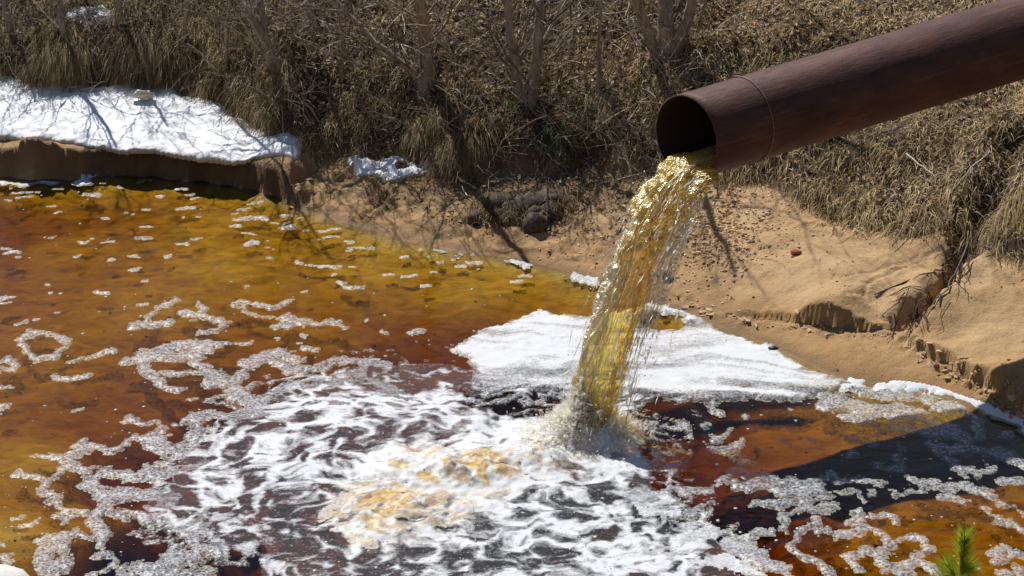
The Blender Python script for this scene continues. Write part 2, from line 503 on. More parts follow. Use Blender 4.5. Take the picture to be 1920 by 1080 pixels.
# ------------------------------------------------------------------ terrain
def Wz(pts, z=0.0):
    pts = np.asarray(pts, float)
    return on_z(pts[:, 0], pts[:, 1], z)
shore_px = [(-250, 322), (0, 330), (130, 338), (200, 330), (300, 334), (380, 342), (460, 352), (520, 370), (560, 390), (610, 408), (680, 428), (740, 446),
            (850, 470), (930, 482), (1000, 495), (1110, 522), (1200, 556), (1290, 592), (1400, 632), (1460, 655), (1540, 694), (1600, 718), (1660, 724),
            (1760, 740), (1850, 772), (1920, 800), (2050, 860)]
sh = Wz(shore_px)
shX = np.concatenate([[-60, -12], sh[:, 0], [5.4, 7.5, 60]])
shY = np.concatenate([[24, 19.0], sh[:, 1], [11.3, 10.0, 9.0]])
def ys_(X):
    return np.interp(X, shX, shY)
CLX = float(on_z(np.array([560.0]), np.array([340.0]))[0, 0])
def cliff_(X):
    return 0.24 * (1 - sstep(CLX - 0.15, CLX + 0.25, X))
def slope_(X):
    return 0.16 + 0.05 * sstep(-1.0, 2.0, X)
def beach(X, Y):
    return slope_(X) * (Y - ys_(X)) + cliff_(X)
def px2f(u, v, f, y0=10.3, y1=26.0):
    yy = np.arange(y0, y1, 0.005)
    d = ray(float(u), float(v))
    t = yy / d[1]
    X, Z = d[0] * t, CAM_H + d[2] * t
    below = Z < f(X, yy)
    i = int(np.argmax(below)) if below.any() else len(yy) - 1
    return np.array([X[i], yy[i], Z[i]])
foot_px = [(-200, 140), (0, 150), (100, 178), (200, 165), (300, 165), (420, 200), (500, 262), (570, 285), (640, 298), (760, 298), (830, 326), (900, 338),
           (1000, 330), (1100, 322), (1230, 322), (1350, 345), (1440, 345), (1500, 385), (1600, 432), (1680, 452), (1790, 462), (1850, 478), (1920, 505), (2050, 560)]
ft = np.array([px2f(u, v, beach, 11, 24) for u, v in foot_px])
ftX = np.concatenate([[-60, -9], ft[:, 0], [5.6, 7.0, 60]])
ftY = np.concatenate([[30, 20.5], ft[:, 1], [13.6, 12.4, 12]])
def yf_(X):
    return np.interp(X, ftX, ftY)
dep_px = [(0, 360, .42), (60, 372, .45), (200, 360, .22), (150, 440, .15), (400, 420, .11), (700, 490, .09), (900, 530, .10), (300, 560, .13), (600, 600, .16),
          (800, 650, .38), (850, 720, .6), (100, 660, .16), (250, 730, .24), (60, 850, .12), (30, 980, .08), (130, 960, .16), (250, 850, .42), (260, 1010, .7),
          (500, 800, .6), (1000, 900, .6), (1200, 850, .55), (1330, 800, .5), (1450, 780, .26), (1500, 850, .30), (1650, 830, .2), (1800, 800, .1), (1650, 985, .19),
          (1550, 950, .3), (1400, 950, .55), (1300, 1010, .7), (1850, 1000, .2), (1050, 565, .16), (1500, 1040, .35), (1720, 920, .2), (330, 650, .2), (450, 480, .1), (1000, 640, .4)]
dw = np.array(dep_px)
dW = on_z(dw[:, 0], dw[:, 1])
def depth_(X, Y):
    num = den = 0
    for (x, y, _), d in zip(dW, dw[:, 2]):
        w = 1.0 / (((X - x) ** 2 + (Y - y) ** 2) + 0.02) ** 1.5
        num, den = num + w * d, den + w
    return 0.82 * num / den
def H0(X, Y):
    ys, yf = ys_(X), yf_(X)
    d = Y - ys
    zb = slope_(X) * d + cliff_(X) * sstep(0.0, 0.07, d)
    t = np.maximum(Y - yf, 0)
    rise = 2.7 * (1 - np.exp(-t * 0.225)) - slope_(X) * t * sstep(0.0, 2.0, t)
    rise = (rise + 0.16 * sstep(0.0, 0.25, t)) * (1 - 0.35 * sstep(1.2, 2.4, X))
    rise = np.maximum(rise, 0)
    z = np.where(d > 0, zb + rise, 0)
    hill = 2.6 * sstep(5.4, 8.0, X) * sstep(11.5, 14.5, Y)
    return np.where(t > 9, np.minimum(z, 5.2), z) + hill
def W0(pts):
    return np.array([px2f(u, v, beach) for u, v in pts])[:, :2]
U1 = W0([(1236, 548), (1290, 563), (1330, 576), (1400, 592), (1480, 606), (1560, 614), (1640, 616), (1700, 606), (1735, 572), (1780, 510), (1800, 478), (1740, 440),
         (1560, 430), (1400, 440), (1290, 460), (1230, 500)])
U1e = U1[:11]
U2 = W0([(1706, 640), (1738, 612), (1775, 560), (1806, 500), (1830, 478), (1900, 470), (2100, 560), (2100, 830), (1990, 815), (1920, 776), (1870, 742), (1830, 716), (1780, 690), (1735, 668)])
U2e = np.concatenate([U2[8:], U2[:5]])
grooves = [(W0([(1812, 470), (1790, 505), (1762, 545), (1730, 580), (1690, 606)]), 0.085, 0.19),
           (W0([(668, 312), (640, 330), (600, 352), (562, 376), (548, 386)]), 0.05, 0.11),
           (W0([(590, 318), (560, 332), (535, 352), (525, 374)]), 0.05, 0.10),
           (W0([(732, 352), (716, 372), (690, 398), (676, 410)]), 0.028, 0.06),
           (W0([(1760, 478), (1690, 512), (1630, 545), (1580, 590)]), 0.018, 0.03),
           (W0([(1720, 490), (1620, 520), (1560, 545)]), 0.015, 0.022),
           (W0([(1900, 350), (1870, 385), (1838, 430), (1808, 474)]), 0.13, 0.34)]
ridges = [(W0([(650, 325), (615, 338), (580, 358)]) + np.array([0.07, 0.05]), 0.06, 0.08),
          (W0([(20, 300), (60, 296), (105, 300)]), 0.16, 0.20)]
YN = 10.2
def HT(X, Y, full=False):
    X, Y = np.asarray(X, float), np.asarray(Y, float)
    Yw = Y + (0.05 * fbm(X * 2.2, Y * 2.2, 5, 4) + 0.13 * (cliff_(X) > 0.03) * fbm(X * 4, Y * 3, 6, 5, 0.6)) * sstep(-0.5, 0.5, 20 - Y)
    ys, yf = ys_(X), yf_(X)
    d = Yw - ys
    z = H0(X, Yw)
    t = Y - yf
    bankm = sstep(-0.05, 0.35, t)
    z = z + bankm * (0.16 * fbm(X * 1.1, Y * 1.3, 21, 5) + 0.05 * fbm(X * 6, Y * 6, 22, 3))
    bm_ = (1 - bankm) * sstep(0.0, 0.25, d)
    midm = (1 - sstep(1.0, 1.6, X)) * sstep(-2.4, -1.8, X)
    z = z + bm_ * (0.012 * fbm(X * 3, Y * 3, 31, 4) + (0.045 * midm + 0.014) * fbm(X * 7, Y * 7, 32, 5, 0.6))
    near = (np.abs(X) < 6.5) & (Y > 11) & (Y < 21)
    if np.any(near):
        x, y = X[near], Y[near]
        wx = x + 0.035 * fbm(x * 6, y * 6, 41, 4) + 0.030 * fbm(x * 18, y * 18, 48, 3)
        wy = y + 0.035 * fbm(x * 6, y * 6, 42, 4) + 0.030 * fbm(x * 18, y * 18, 49, 3)
        dz = np.zeros(x.shape)
        s1 = poly_sd(wx, wy, U1)
        dz += (0.03 + 0.13 * sstep(1.55, 2.5, x)) * np.clip(0.75 + 0.9 * fbm(x * 2.3, y * 2.3, 47, 2), 0.12, 1.5) * sstep(-0.012, 0.012, s1) * np.exp(-poly_dist(wx, wy, U1e) / 0.8)
        s2 = poly_sd(wx, wy, U2)
        dz += 0.13 * np.clip(0.75 + 0.9 * fbm(x * 2.6, y * 2.6, 50, 2), 0.12, 1.5) * sstep(-0.02, 0.02, s2) * np.exp(-poly_dist(wx, wy, U2e) / 0.7)
        # crumbled apron under the scarps
        for sd_, a in ((s1, 0.03), (s2, 0.055)):
            dz += a * np.exp(-((sd_ + 0.07) / 0.05) ** 2) * np.maximum(fbm(x * 16, y * 16, 44, 3) + 0.25, 0)
        for pts, w, dp in grooves:
            dz -= dp * np.exp(-(poly_dist(wx, wy, pts) / w) ** 2) * (0.75 + 0.4 * fbm(x * 5, y * 5, 45, 2))
        for pts, w, dp in ridges:
            dz += dp * np.exp(-(poly_dist(wx, wy, pts) / w) ** 2) * (0.9 + 0.5 * fbm(x * 9, y * 9, 46, 3))
        fade = sstep(0.0, 0.12, d[near])
        z[near] = z[near] + dz * fade
    dep = depth_(X, Y) if full else 0.3
    dist = np.maximum(-d, 0)
    bed = -dep * (1 - np.exp(-0.34 * dist / dep)) + 0.012 * fbm(X * 5, Y * 7, 51, 3) * sstep(0.05, 0.5, dist)
    z = np.where(d > 0, z, bed)
    zn = np.minimum(0.5 * (YN - Y), 5.1) + 0.05 * fbm(X * 1.5, Y * 1.5, 61, 3)
    return np.where(Y < YN + 0.6, np.maximum(z, zn), z)
def ht1(x, y):
    return float(HT(np.array([float(x)]), np.array([float(y)]))[0])
def pxT(u, v):
    return px2f(u, v, HT)

def axis(segs):
    out = [np.arange(a, b, s) for a, b, s in segs]
    return np.unique(np.round(np.concatenate(out), 4))
gx = np.concatenate([-5.6 - np.geomspace(0.06, 160, 40)[::-1], axis([(-5.6, 0.8, 0.027), (0.8, 4.6, 0.017), (4.6, 6.0, 0.04)]), 6.0 + np.geomspace(0.06, 160, 40)])
gy = np.concatenate([9.9 - np.geomspace(0.08, 160, 36)[::-1], axis([(9.9, 12.6, 0.05), (12.6, 16.4, 0.018), (16.4, 19.6, 0.027), (19.6, 22.0, 0.06)]), 22.0 + np.geomspace(0.08, 260, 44)])
GX, GY = np.meshgrid(gx, gy)
GZ = HT(GX.ravel(), GY.ravel(), True).reshape(GX.shape)
dsh = (GY - ys_(GX))
tft = GY - yf_(GX)
soil = sstep(-0.12, 0.16, tft + 0.16 * fbm(GX * 3, GY * 3, 71, 4))
midz = (1 - sstep(1.3, 1.9, GX)) * sstep(-1.9, -0.9, GX)
soil = np.maximum(soil, 0.5 * midz * sstep(0.2, 0.6, dsh / np.maximum(yf_(GX) - ys_(GX), 0.1) + 0.5 * fbm(GX * 3.5, GY * 3.5, 72, 4)))
cliff_soil_shade = (cliff_(GX) > 0.06) * sstep(-0.03, 0.02, dsh) * (1 - sstep(0.10, 0.2, dsh)) * sstep(-4.25, -4.1, GX)
soil = np.maximum(soil, cliff_soil_shade)  # left cliff face: dark soil, with its shade painted in as well
soil = np.where(GY < YN + 0.3, 0.6, soil)
bedm = sstep(0.05, -0.1, dsh)
stain = (1 - sstep(0.25, 1.0, dsh + 0.25 * fbm(GX * 2, GY * 2, 73, 4))) * (1 - bedm)
left = 1 - sstep(-1.2, 0.0, GX)
stain = np.maximum(stain, 0.6 * left * (1 - bedm) * (1 - cliff_(GX) / 0.24))
damp = np.exp(-(np.maximum(dsh - 0.02, 0) / (0.10 + 0.12 * vn(GX * 2.5, GY * 2.5, 75))) ** 2) * (1 - bedm)
damp = np.maximum(damp, 0.55 * sstep(0.15, 0.5, fbm(GX * 1.7, GY * 2.6, 76, 4)) * (1 - sstep(0.5, 1.0, dsh)) * (1 - bedm))
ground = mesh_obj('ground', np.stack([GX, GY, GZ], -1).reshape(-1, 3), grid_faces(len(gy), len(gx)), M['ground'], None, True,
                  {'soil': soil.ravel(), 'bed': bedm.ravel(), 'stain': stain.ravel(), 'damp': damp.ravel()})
tag(ground, kind='structure')

# ------------------------------------------------------------------ pond water
LAND = on_z(np.array(1098.0), np.array(818.0))
boils = [(790, 882, .34, .05), (900, 885, .26, .045), (730, 935, .30, .04), (720, 985, .3, .03), (980, 850, .35, .04), (830, 960, .25, .03), (1150, 822, .24, .03)]
bW = [(on_z(np.array(float(u)), np.array(float(v))), r, h) for u, v, r, h in boils]
def churn_(X, Y):
    c = on_z(np.array(880.0), np.array(900.0))
    return np.exp(-(((X - c[0]) / 1.35) ** 2 + ((Y - c[1]) / 1.1) ** 2) ** 1.2)
def water_z(X, Y):
    ch = churn_(X, Y)
    r = np.hypot(X - LAND[0], Y - LAND[1])
    z = 0.003 * fbm(X * 3, Y * 5, 81, 3)
    z = z + ch * (0.020 * fbm(X * 3.2 + 0.6 * fbm(X * 2, Y * 2, 84, 2), Y * 4.2, 82, 4) + 0.010 * fbm(X * 13, Y * 16, 83, 3))
    z = z + 0.014 * np.sin(r * 17.0) * np.exp(-((r - 0.75) / 0.42) ** 2)
    z = z + 0.15 * np.exp(-(((X - LAND[0] + 0.02) / 0.30) ** 2 + ((Y - LAND[1]) / 0.22) ** 2)) * (1 + 0.7 * fbm(X * 9, Y * 9, 86, 5, 0.6))
    for c, rad, h in bW:
        q = np.hypot((X - c[0]) / rad, (Y - c[1]) / (rad * 0.8))
        z = z + h * np.exp(-q ** 4) * (1 + 0.7 * fbm(X * 9, Y * 11, 85, 3))
    return z
wx = np.concatenate([[-58, -30, -15, -9, -7, -6], axis([(-5.5, -2.6, 0.06), (-2.6, 2.4, 0.022), (2.4, 5.5, 0.06)]), [6, 7, 8]])
wy = np.concatenate([[8.6, 9.2], axis([(9.6, 10.5, 0.06), (10.5, 13.9, 0.022), (13.9, 19.5, 0.06)]), [21, 24, 27]])
WX, WY = np.meshgrid(wx, wy)
WZ = water_z(WX, WY)
nW = WX.size
top = np.stack([WX, WY, WZ], -1).reshape(-1, 3)
bot = top * np.array([1, 1, 0]) + np.array([0, 0, -1.6])
gf = grid_faces(len(wy), len(wx))
idx = np.arange(nW).reshape(WX.shape)
rim = np.concatenate([idx[0, :-1], idx[:-1, -1], idx[-1, :0:-1], idx[:0:-1, 0]])
sk = np.stack([rim, np.roll(rim, -1), np.roll(rim, -1) + nW, rim + nW], -1)
water = mesh_obj('pond_water', np.concatenate([top, bot]), [gf, gf[:, ::-1] + nW, sk[:, ::-1]], M['water'], None, True,
                 {'churn': np.concatenate([churn_(WX, WY).ravel(), np.zeros(nW)])})
tag(water, kind='structure')

# ------------------------------------------------------------------ pipe
R0 = 0.324
MP = at_y(np.array(1286.0), np.array(258.0), 14.0)
FP = at_y(np.array(1895.0), np.array(75.0), 14.0 + 1.0)
A = norm(FP - MP)
LEN = float(np.linalg.norm(FP - MP))
toC = norm(np.array([0, 0, CAM_H]) - MP)
cperp = norm(toC - (toC @ A) * A)
uperp = np.cross(A, cperp)
if uperp[2] < 0:
    uperp = -uperp
def cut(beta):
    m_ = norm(-A * math.cos(beta) + cperp * math.sin(beta))
    return lambda e, R: -R * (e @ m_) / (A @ m_)
def pipe_ring(s, R, nseg=96, beta=0.0):
    th = np.arange(nseg) * 2 * np.pi / nseg
    e = np.cos(th)[:, None] * cperp + np.sin(th)[:, None] * uperp
    off = cut(beta)(e, R)
    return MP + R * e + (s + off)[:, None] * A, np.stack([th * R, np.broadcast_to(s, th.shape) + off, 0 * th], -1)
def rad(s):
    return R0 * (1 + 0.0 * max(0.0, min(1.0, s / LEN)))
def tube_part(name, stations, mat, parent, inner=False):
    V, Fl = [], []
    for s, b in stations:
        v, f = pipe_ring(s, rad(s) - (0.011 if inner else 0), 96, b)
        V.append(v)
        Fl.append(f)
    f = grid_faces(len(V), 96, True)
    return V, Fl, (f if inner else f[:, ::-1])
pipe = empty('outfall_pipe', MP + A * (LEN + 3.5), 'long rusty brown steel pipe jutting over the pond from upper right', 'pipe')
BM, BS = math.radians(19), math.radians(12)
S_SEAM = 0.50
st_end = [(s, BM + (BS - BM) * s / S_SEAM) for s in np.linspace(0, S_SEAM, 8)]
st_main = [(s, BS * max(0, 1 - (s - S_SEAM) / 1.5)) for s in np.linspace(S_SEAM + 0.002, LEN + 3.6, 40)]
Vo, Fo, f1 = tube_part('o', st_end, None, None)
Vi, Fi, f2 = tube_part('i', st_end, None, None, True)
n_ = 96
lip = np.stack([np.arange(n_), (np.arange(n_) + 1) % n_, (np.arange(n_) + 1) % n_ + n_ * len(Vo), np.arange(n_) + n_ * len(Vo)], -1)
jag = 0.006 * (vn(np.arange(n_) * 0.45, np.zeros(n_), 3) - 0.5)
Vo[0] = Vo[0] + jag[:, None] * A
Vi[0] = Vi[0] + jag[:, None] * A
mesh_obj('end_section', np.concatenate(Vo + Vi[:1]), [f1, lip], M['rust'], pipe, True, {'flow': np.concatenate(Fo + Fi[:1])})
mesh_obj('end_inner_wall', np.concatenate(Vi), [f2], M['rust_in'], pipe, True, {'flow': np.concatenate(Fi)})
Vo, Fo, f1 = tube_part('o', st_main, None, None)
Vi, Fi, f2 = tube_part('i', st_main, None, None, True)
mesh_obj('main_section', np.concatenate(Vo), [f1], M['rust'], pipe, True, {'flow': np.concatenate(Fo)})
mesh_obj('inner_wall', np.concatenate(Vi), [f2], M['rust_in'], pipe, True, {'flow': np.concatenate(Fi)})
rv, _ = pipe_ring(S_SEAM, R0 * 1.012 + 0.001, 120, BS)
P = np.concatenate([rv, rv[:2]])[None]
v, f = tubes(P, 0.0035 + 0.003 * vn(np.arange(122) * 0.7, np.zeros(122), 9)[None], 6)
mesh_obj('weld_bead', v, f, M['weld'], pipe)

# ------------------------------------------------------------------ falling stream
stream = None
p0 = MP - uperp * (R0 - 0.085) - A * 0.02 + cperp * 0.0
g = 9.81
zdrop = p0[2] - 0.0
vz = -0.25
tf = (vz + math.sqrt(vz * vz + 2 * g * zdrop)) / g
vh = (LAND[:2] - p0[:2]) / tf
V0 = np.array([vh[0], vh[1], vz])
def path(s):
    """s<0 inside the pipe (metres), 0..1 the fall"""
    s = np.asarray(s, float)[..., None]
    t = np.clip(s, 0, 1.03) * tf
    return p0 + V0 * t - 0.5 * g * t * t * np.array([0, 0, 1.0]) + np.maximum(-s, 0) * A
def frame(s):
    T = norm(path(s + 0.002) - path(s - 0.002))
    hb = np.broadcast_to(norm(np.array([-V0[1], V0[0], 0])), T.shape)     # points to the far/right side
    side = np.where((s < 0)[..., None], norm(np.cross(T, np.array([0, 0, 1.0]))), hb)
    hb2 = norm(np.cross(T, np.array([0, 0, 1.0])))
    side = hb2
    return T, side, norm(np.cross(side, T))
stream = empty('falling_water', LAND, 'golden stream of water pouring from the pipe mouth into the pond', 'water stream')
ns, nt = 300, 150
ss = np.linspace(-0.55, 1.03, ns)
th = np.arange(nt) * 2 * np.pi / nt
T, B, Nn = frame(ss)
hw = np.interp(ss, [-0.55, -0.05, 0.0, 0.15, 0.5, 0.8, 1.03], [0.25, 0.25, 0.235, 0.175, 0.15, 0.16, 0.18])
hk = np.interp(ss, [-0.55, -0.05, 0.0, 0.15, 0.5, 1.03], [0.06, 0.065, 0.075, 0.115, 0.14, 0.17])
SS, TH = np.meshgrid(ss, th, indexing='ij')
arc = SS * tf * 2.2
fade = sstep(-0.22, 0.12, SS)
wob = 1 + fade * (0.32 * fbm(np.cos(TH) * 1.6 + 5, arc * 2.6 + np.sin(TH), 101, 3) + 0.34 * fbm(np.cos(TH) * 4.2, arc * 7 + np.sin(TH) * 3, 103, 4)
                  + 0.34 * fbm(np.cos(TH) * 9 + np.sin(TH) * 6, arc * 13, 104, 3))
seam_ = np.abs(((TH / np.pi) % 2) - 1)
wob = np.where(np.abs(TH) < 0.0001, wob, wob)
ce, se = np.cos(TH), np.sin(TH)

PV = path(ss)[:, None] + (hw[:, None] * ce * wob)[..., None] * B[:, None] + (hk[:, None] * se * wob)[..., None] * Nn[:, None]
# keep inside the tube while in the pipe
rel = PV - MP
ax = (rel @ A)[..., None] * A
rr = rel - ax
rl = np.linalg.norm(rr, axis=-1, keepdims=True)
PV = np.where((SS < 0.0)[..., None] & (rl > R0 - 0.016), MP + ax + rr / rl * (R0 - 0.016), PV)
air = np.clip(sstep(0.05, 0.85, SS) * 0.95 + 0.35 * sstep(0.35, 0.9, -ce * np.sign(B[0, 0])) * 0 + 0.35 * sstep(0.55, 0.95, np.abs(ce)) * sstep(0.1, 0.5, SS) + 0.4 * fbm(TH * 1.2, arc * 2, 107, 3) * fade, 0, 1)
sides = 1 if B[-1, 0] > 0 else -1
veil = sstep(-0.15, 0.55, ce * sides + 0.35 * fbm(np.cos(TH) * 3, arc * 4, 108, 3)) * sstep(0.02, 0.3, SS)
air = np.clip(air + 0.8 * veil, 0, 1)
flow = np.stack([np.sin(TH) * 0.12 + np.cos(TH) * 0.3, arc, 0 * TH], -1)
front = np.sign(Nn[200] @ toC)
fq = grid_faces(ns, nt, True)
col_i = np.arange(nt)[None, :].repeat(ns - 1, 0).ravel()
isf = (np.sin(th[col_i] + np.pi / nt) * front) > -0.12
for nm_, fs_, mt_ in (('front_sheet', fq[isf], 'stream'), ('back_sheet', fq[~isf], 'stream_back')):
    mesh_obj(nm_, PV.reshape(-1, 3), fs_, M[mt_], stream, True, {'flow': flow.reshape(-1, 3), 'air': air.ravel(), 'veil': veil.ravel()})
# strands and a thin sheet on the near right side
NS = 70
sides = (B[-1, 0] > 0) and 1 or -1
lat = rng.normal(0, 1, NS)
q0 = np.where(rng.random(NS) < 0.65, sides * (0.16 + 0.11 * np.abs(rng.normal(0, 1, NS))), -sides * (0.17 + 0.05 * rng.random(NS)))
k0 = rng.normal(0, 0.09, NS)
s0 = rng.random(NS) * 0.8 + 0.02
ln = 0.08 + 0.25 * rng.random(NS)
u_ = np.linspace(0, 1, 12)
sv = np.minimum(s0[:, None] + ln[:, None] * u_[None], 1.02)
spread = 0.7 + 0.6 * sv
T2, B2, N2 = frame(sv)
wv = fbm(sv * 14 + rng.random(NS)[:, None] * 90, rng.random(NS)[:, None] * 50 + 0 * sv, 111, 3)
PS = path(sv) + (q0[:, None] * spread + 0.02 * wv)[..., None] * B2 + (k0[:, None] * spread + 0.015 * wv)[..., None] * N2
RS = (0.003 + 0.010 * rng.random(NS) ** 2)[:, None] * np.sin(np.pi * (0.06 + 0.9 * u_))[None] * (0.7 + 0.7 * vn(sv * 40, q0[:, None] * 90 + 0 * sv, 112))
v, f = tubes(PS, RS, 5)
mesh_obj('water_strands', v, f, M['strand'], stream, True, {'flow': np.repeat(np.stack([q0[:, None] * 3 + 0 * sv, sv * 2, 0 * sv], -1).reshape(-1, 3), 5, 0)})
sv = np.linspace(0.03, 0.72, 70)
ww = np.linspace(0, 1, 24)
T3, B3, N3 = frame(sv)
wid = np.interp(sv, [0.03, 0.2, 0.5, 0.72], [0.02, 0.09, 0.17, 0.15])
SVg, WWg = np.meshgrid(sv, ww, indexing='ij')
off = sides * (0.17 + WWg * wid[:, None])
rip = 0.03 * fbm(WWg * 5, SVg * 9, 121, 4)
PVs = path(sv)[:, None] + off[..., None] * B3[:, None] + (rip - 0.05 * WWg)[..., None] * N3[:, None]
VE = np.concatenate([PVs.reshape(-1, 3), (PVs + 0.006 * N3[:, None]).reshape(-1, 3)])
gfv = grid_faces(70, 24)
fl_ = np.stack([WWg * 0.35, SVg * 2, 0 * SVg], -1).reshape(-1, 3)
mesh_obj('thin_sheet', VE, [gfv, gfv[:, ::-1] + 70 * 24], M['veil'], stream, True, {'flow': np.concatenate([fl_, fl_])})
# drops round the fall and the splash where it lands
ND = 420
sd_ = rng.random(ND) ** 0.7
T4, B4, N4 = frame(sd_)
lat = np.where(rng.random(ND) < 0.7, sides * (0.18 + 0.12 * np.abs(rng.normal(0, 1, ND)) * (0.4 + sd_)), -sides * (0.18 + 0.06 * np.abs(rng.normal(0, 1, ND))))
PD = path(sd_) + lat[:, None] * B4 + (rng.normal(0, 0.10, ND) * (0.4 + sd_))[:, None] * N4
RD = 0.0025 + 0.006 * rng.random(ND) ** 3
NB = 500
ang = rng.random(NB) * 2 * np.pi
rad_ = np.abs(rng.normal(0, 0.30, NB)) + 0.05
hh = np.abs(rng.normal(0, 0.11, NB)) * np.exp(-rad_ / 0.45) + 0.012
PB = np.stack([LAND[0] + 0.06 + np.cos(ang) * rad_ * 1.1, LAND[1] + np.sin(ang) * rad_ * 0.8, hh], -1)
PB[:, 2] += water_z(PB[:, 0], PB[:, 1])
RB = 0.002 + 0.005 * rng.random(NB) ** 3
NC = 500
pc = np.stack([rng.normal(0.25, 0.95, NC), rng.normal(11.9, 0.75, NC)], -1)
pcz = water_z(pc[:, 0], pc[:, 1]) + np.abs(rng.normal(0, 0.02, NC)) + 0.004
PC = np.column_stack([pc, pcz])
RC = 0.002 + 0.004 * rng.random(NC) ** 2
keep = churn_(PC[:, 0], PC[:, 1]) > 0.15
v, f = lumps(np.concatenate([PD, PB, PC[keep]]), np.concatenate([RD, RB, RC[keep]]), ICO1, 0.3, 1.1)
tag(mesh_obj('splash_drops', v, f, M['drops'], stream), kind='stuff')
def flakes(name, C, D, L, W, mt='spray'):
    n = len(C)
    D = norm(D)
    sd = norm(np.cross(D, rng.normal(0, 1, (n, 3))))
    nn_ = np.cross(D, sd)
    a, b = D * L[:, None], sd * W[:, None]
    k_ = nn_ * (W * 0.8 * (rng.random(n) - 0.2))[:, None]
    V = np.stack([C - a, C - 0.2 * a - b + k_, C + a, C - 0.1 * a + b + k_, C + 0.1 * a], 1)
    off = (np.arange(n) * 5)[:, None]
    F = np.concatenate([off + np.array([[i, (i + 1) % 4, 4]]) for i in range(4)])
    return tag(mesh_obj(name, V.reshape(-1, 3), F, M[mt], stream, True), kind='stuff')
n1 = 1100                                   # aerated water torn off the right side of the fall
sf = 0.10 + 0.9 * rng.random(n1) ** 0.75
T5, B5, N5 = frame(sf)
rt = rng.random(n1) < 0.78
lf = np.where(rt, sides * (0.10 + np.abs(rng.normal(0, 0.13, n1)) * (0.25 + 0.9 * sf)), -sides * (0.13 + np.abs(rng.normal(0, 0.035, n1))))
cf = path(sf) + lf[:, None] * B5 + (rng.normal(0, 0.09, n1) * (0.3 + sf))[:, None] * N5
cf[:, 2] = np.maximum(cf[:, 2], 0.03)
flakes('side_spray', cf, T5 + rng.normal(0, 0.22, (n1, 3)), 0.014 + 0.040 * rng.random(n1) ** 2, 0.003 + 0.009 * rng.random(n1) ** 2)
n3 = 260                                   # white streaks running down the face of the fall
sf = 0.04 + 0.92 * rng.random(n3)
T5, B5, N5 = frame(sf)
hk5, hw5 = np.interp(sf, ss, hk), np.interp(sf, ss, hw)
tf_ = rng.uniform(-1, 1, n3)
cf = path(sf) + (tf_ * hw5)[:, None] * B5 + (front * hk5 * np.sqrt(np.maximum(1 - tf_ ** 2, 0.05)) * (0.95 + 0.25 * rng.random(n3)))[:, None] * N5
flakes('face_streaks', cf, T5 + rng.normal(0, 0.10, (n3, 3)), 0.012 + 0.045 * rng.random(n3) ** 2, 0.0015 + 0.004 * rng.random(n3) ** 2)
n2 = 4200                                   # the burst where it lands
an_ = rng.random(n2) * 2 * np.pi
rf = np.abs(rng.normal(0, 0.20, n2))
lx = LAND[0] - 0.03 + rf * np.cos(an_) * np.where(np.cos(an_) > 0, 1.25, 1.05)
ly = LAND[1] + 0.02 + rf * np.sin(an_) * 0.85
lz = water_z(lx, ly) + 0.008 + np.abs(rng.normal(0, 1, n2)) * 0.11 * np.exp(-(rf / 0.27) ** 2)
flakes('landing_spray', np.stack([lx, ly, lz], -1), np.stack([np.cos(an_), np.sin(an_), 0.8 + 0 * an_], -1) + rng.normal(0, 0.5, (n2, 3)), 0.014 + 0.026 * rng.random(n2) ** 2, 0.012 + 0.020 * rng.random(n2) ** 2, 'mist')
# splash mound: rough aerated tongues thrown up round the landing
ta = Acc()
NT = 6
ang = rng.random(NT) * 2 * np.pi
r0 = 0.05 + 0.24 * rng.random(NT)
hgt = (0.03 + 0.13 * rng.random(NT) ** 1.5) * np.exp(-r0 / 0.35)
u_ = np.linspace(0, 1, 7)
bx = LAND[0] + 0.07 + np.cos(ang)[:, None] * (r0[:, None] * 1.15 + 0.14 * u_)
by = LAND[1] + np.sin(ang)[:, None] * (r0[:, None] * 0.8 + 0.12 * u_)
bz = water_z(bx, by) - 0.02 + hgt[:, None] * (4 * u_ * (1 - 0.75 * u_)) * 0.8
PT = np.stack([bx, by, bz], -1) + 0.015 * (rng.random((NT, 7, 3)) - 0.5)
RT = (0.008 + 0.022 * rng.random(NT))[:, None] * (1.15 - u_)[None] * (0.7 + 0.6 * rng.random((NT, 7)))
v, f = tubes(PT, RT * 0.6, 6)
NL = 8
ang = rng.random(NL) * 2 * np.pi
rl_ = 0.27 * np.sqrt(rng.random(NL))
lc = np.stack([LAND[0] + 0.06 + 1.25 * rl_ * np.cos(ang), LAND[1] - 0.02 + 0.9 * rl_ * np.sin(ang), 0 * ang], -1)
lc[:, 2] = water_z(lc[:, 0], lc[:, 1]) + 0.10 * rng.random(NL) * np.exp(-(rl_ / 0.2) ** 2)
v2, f2 = lumps(lc, 0.006 + 0.014 * rng.random(NL), ICO1, 0.28, 0.9)
ones = np.ones(len(v) + len(v2))
mesh_obj('splash', np.concatenate([v, v2]), [f, f2 + len(v)], M['foam'], stream, True, {'dens': 0.95 * ones, 'amber': 0.22 * vn(np.concatenate([v, v2])[:, 0] * 14, np.concatenate([v, v2])[:, 2] * 20, 77)})

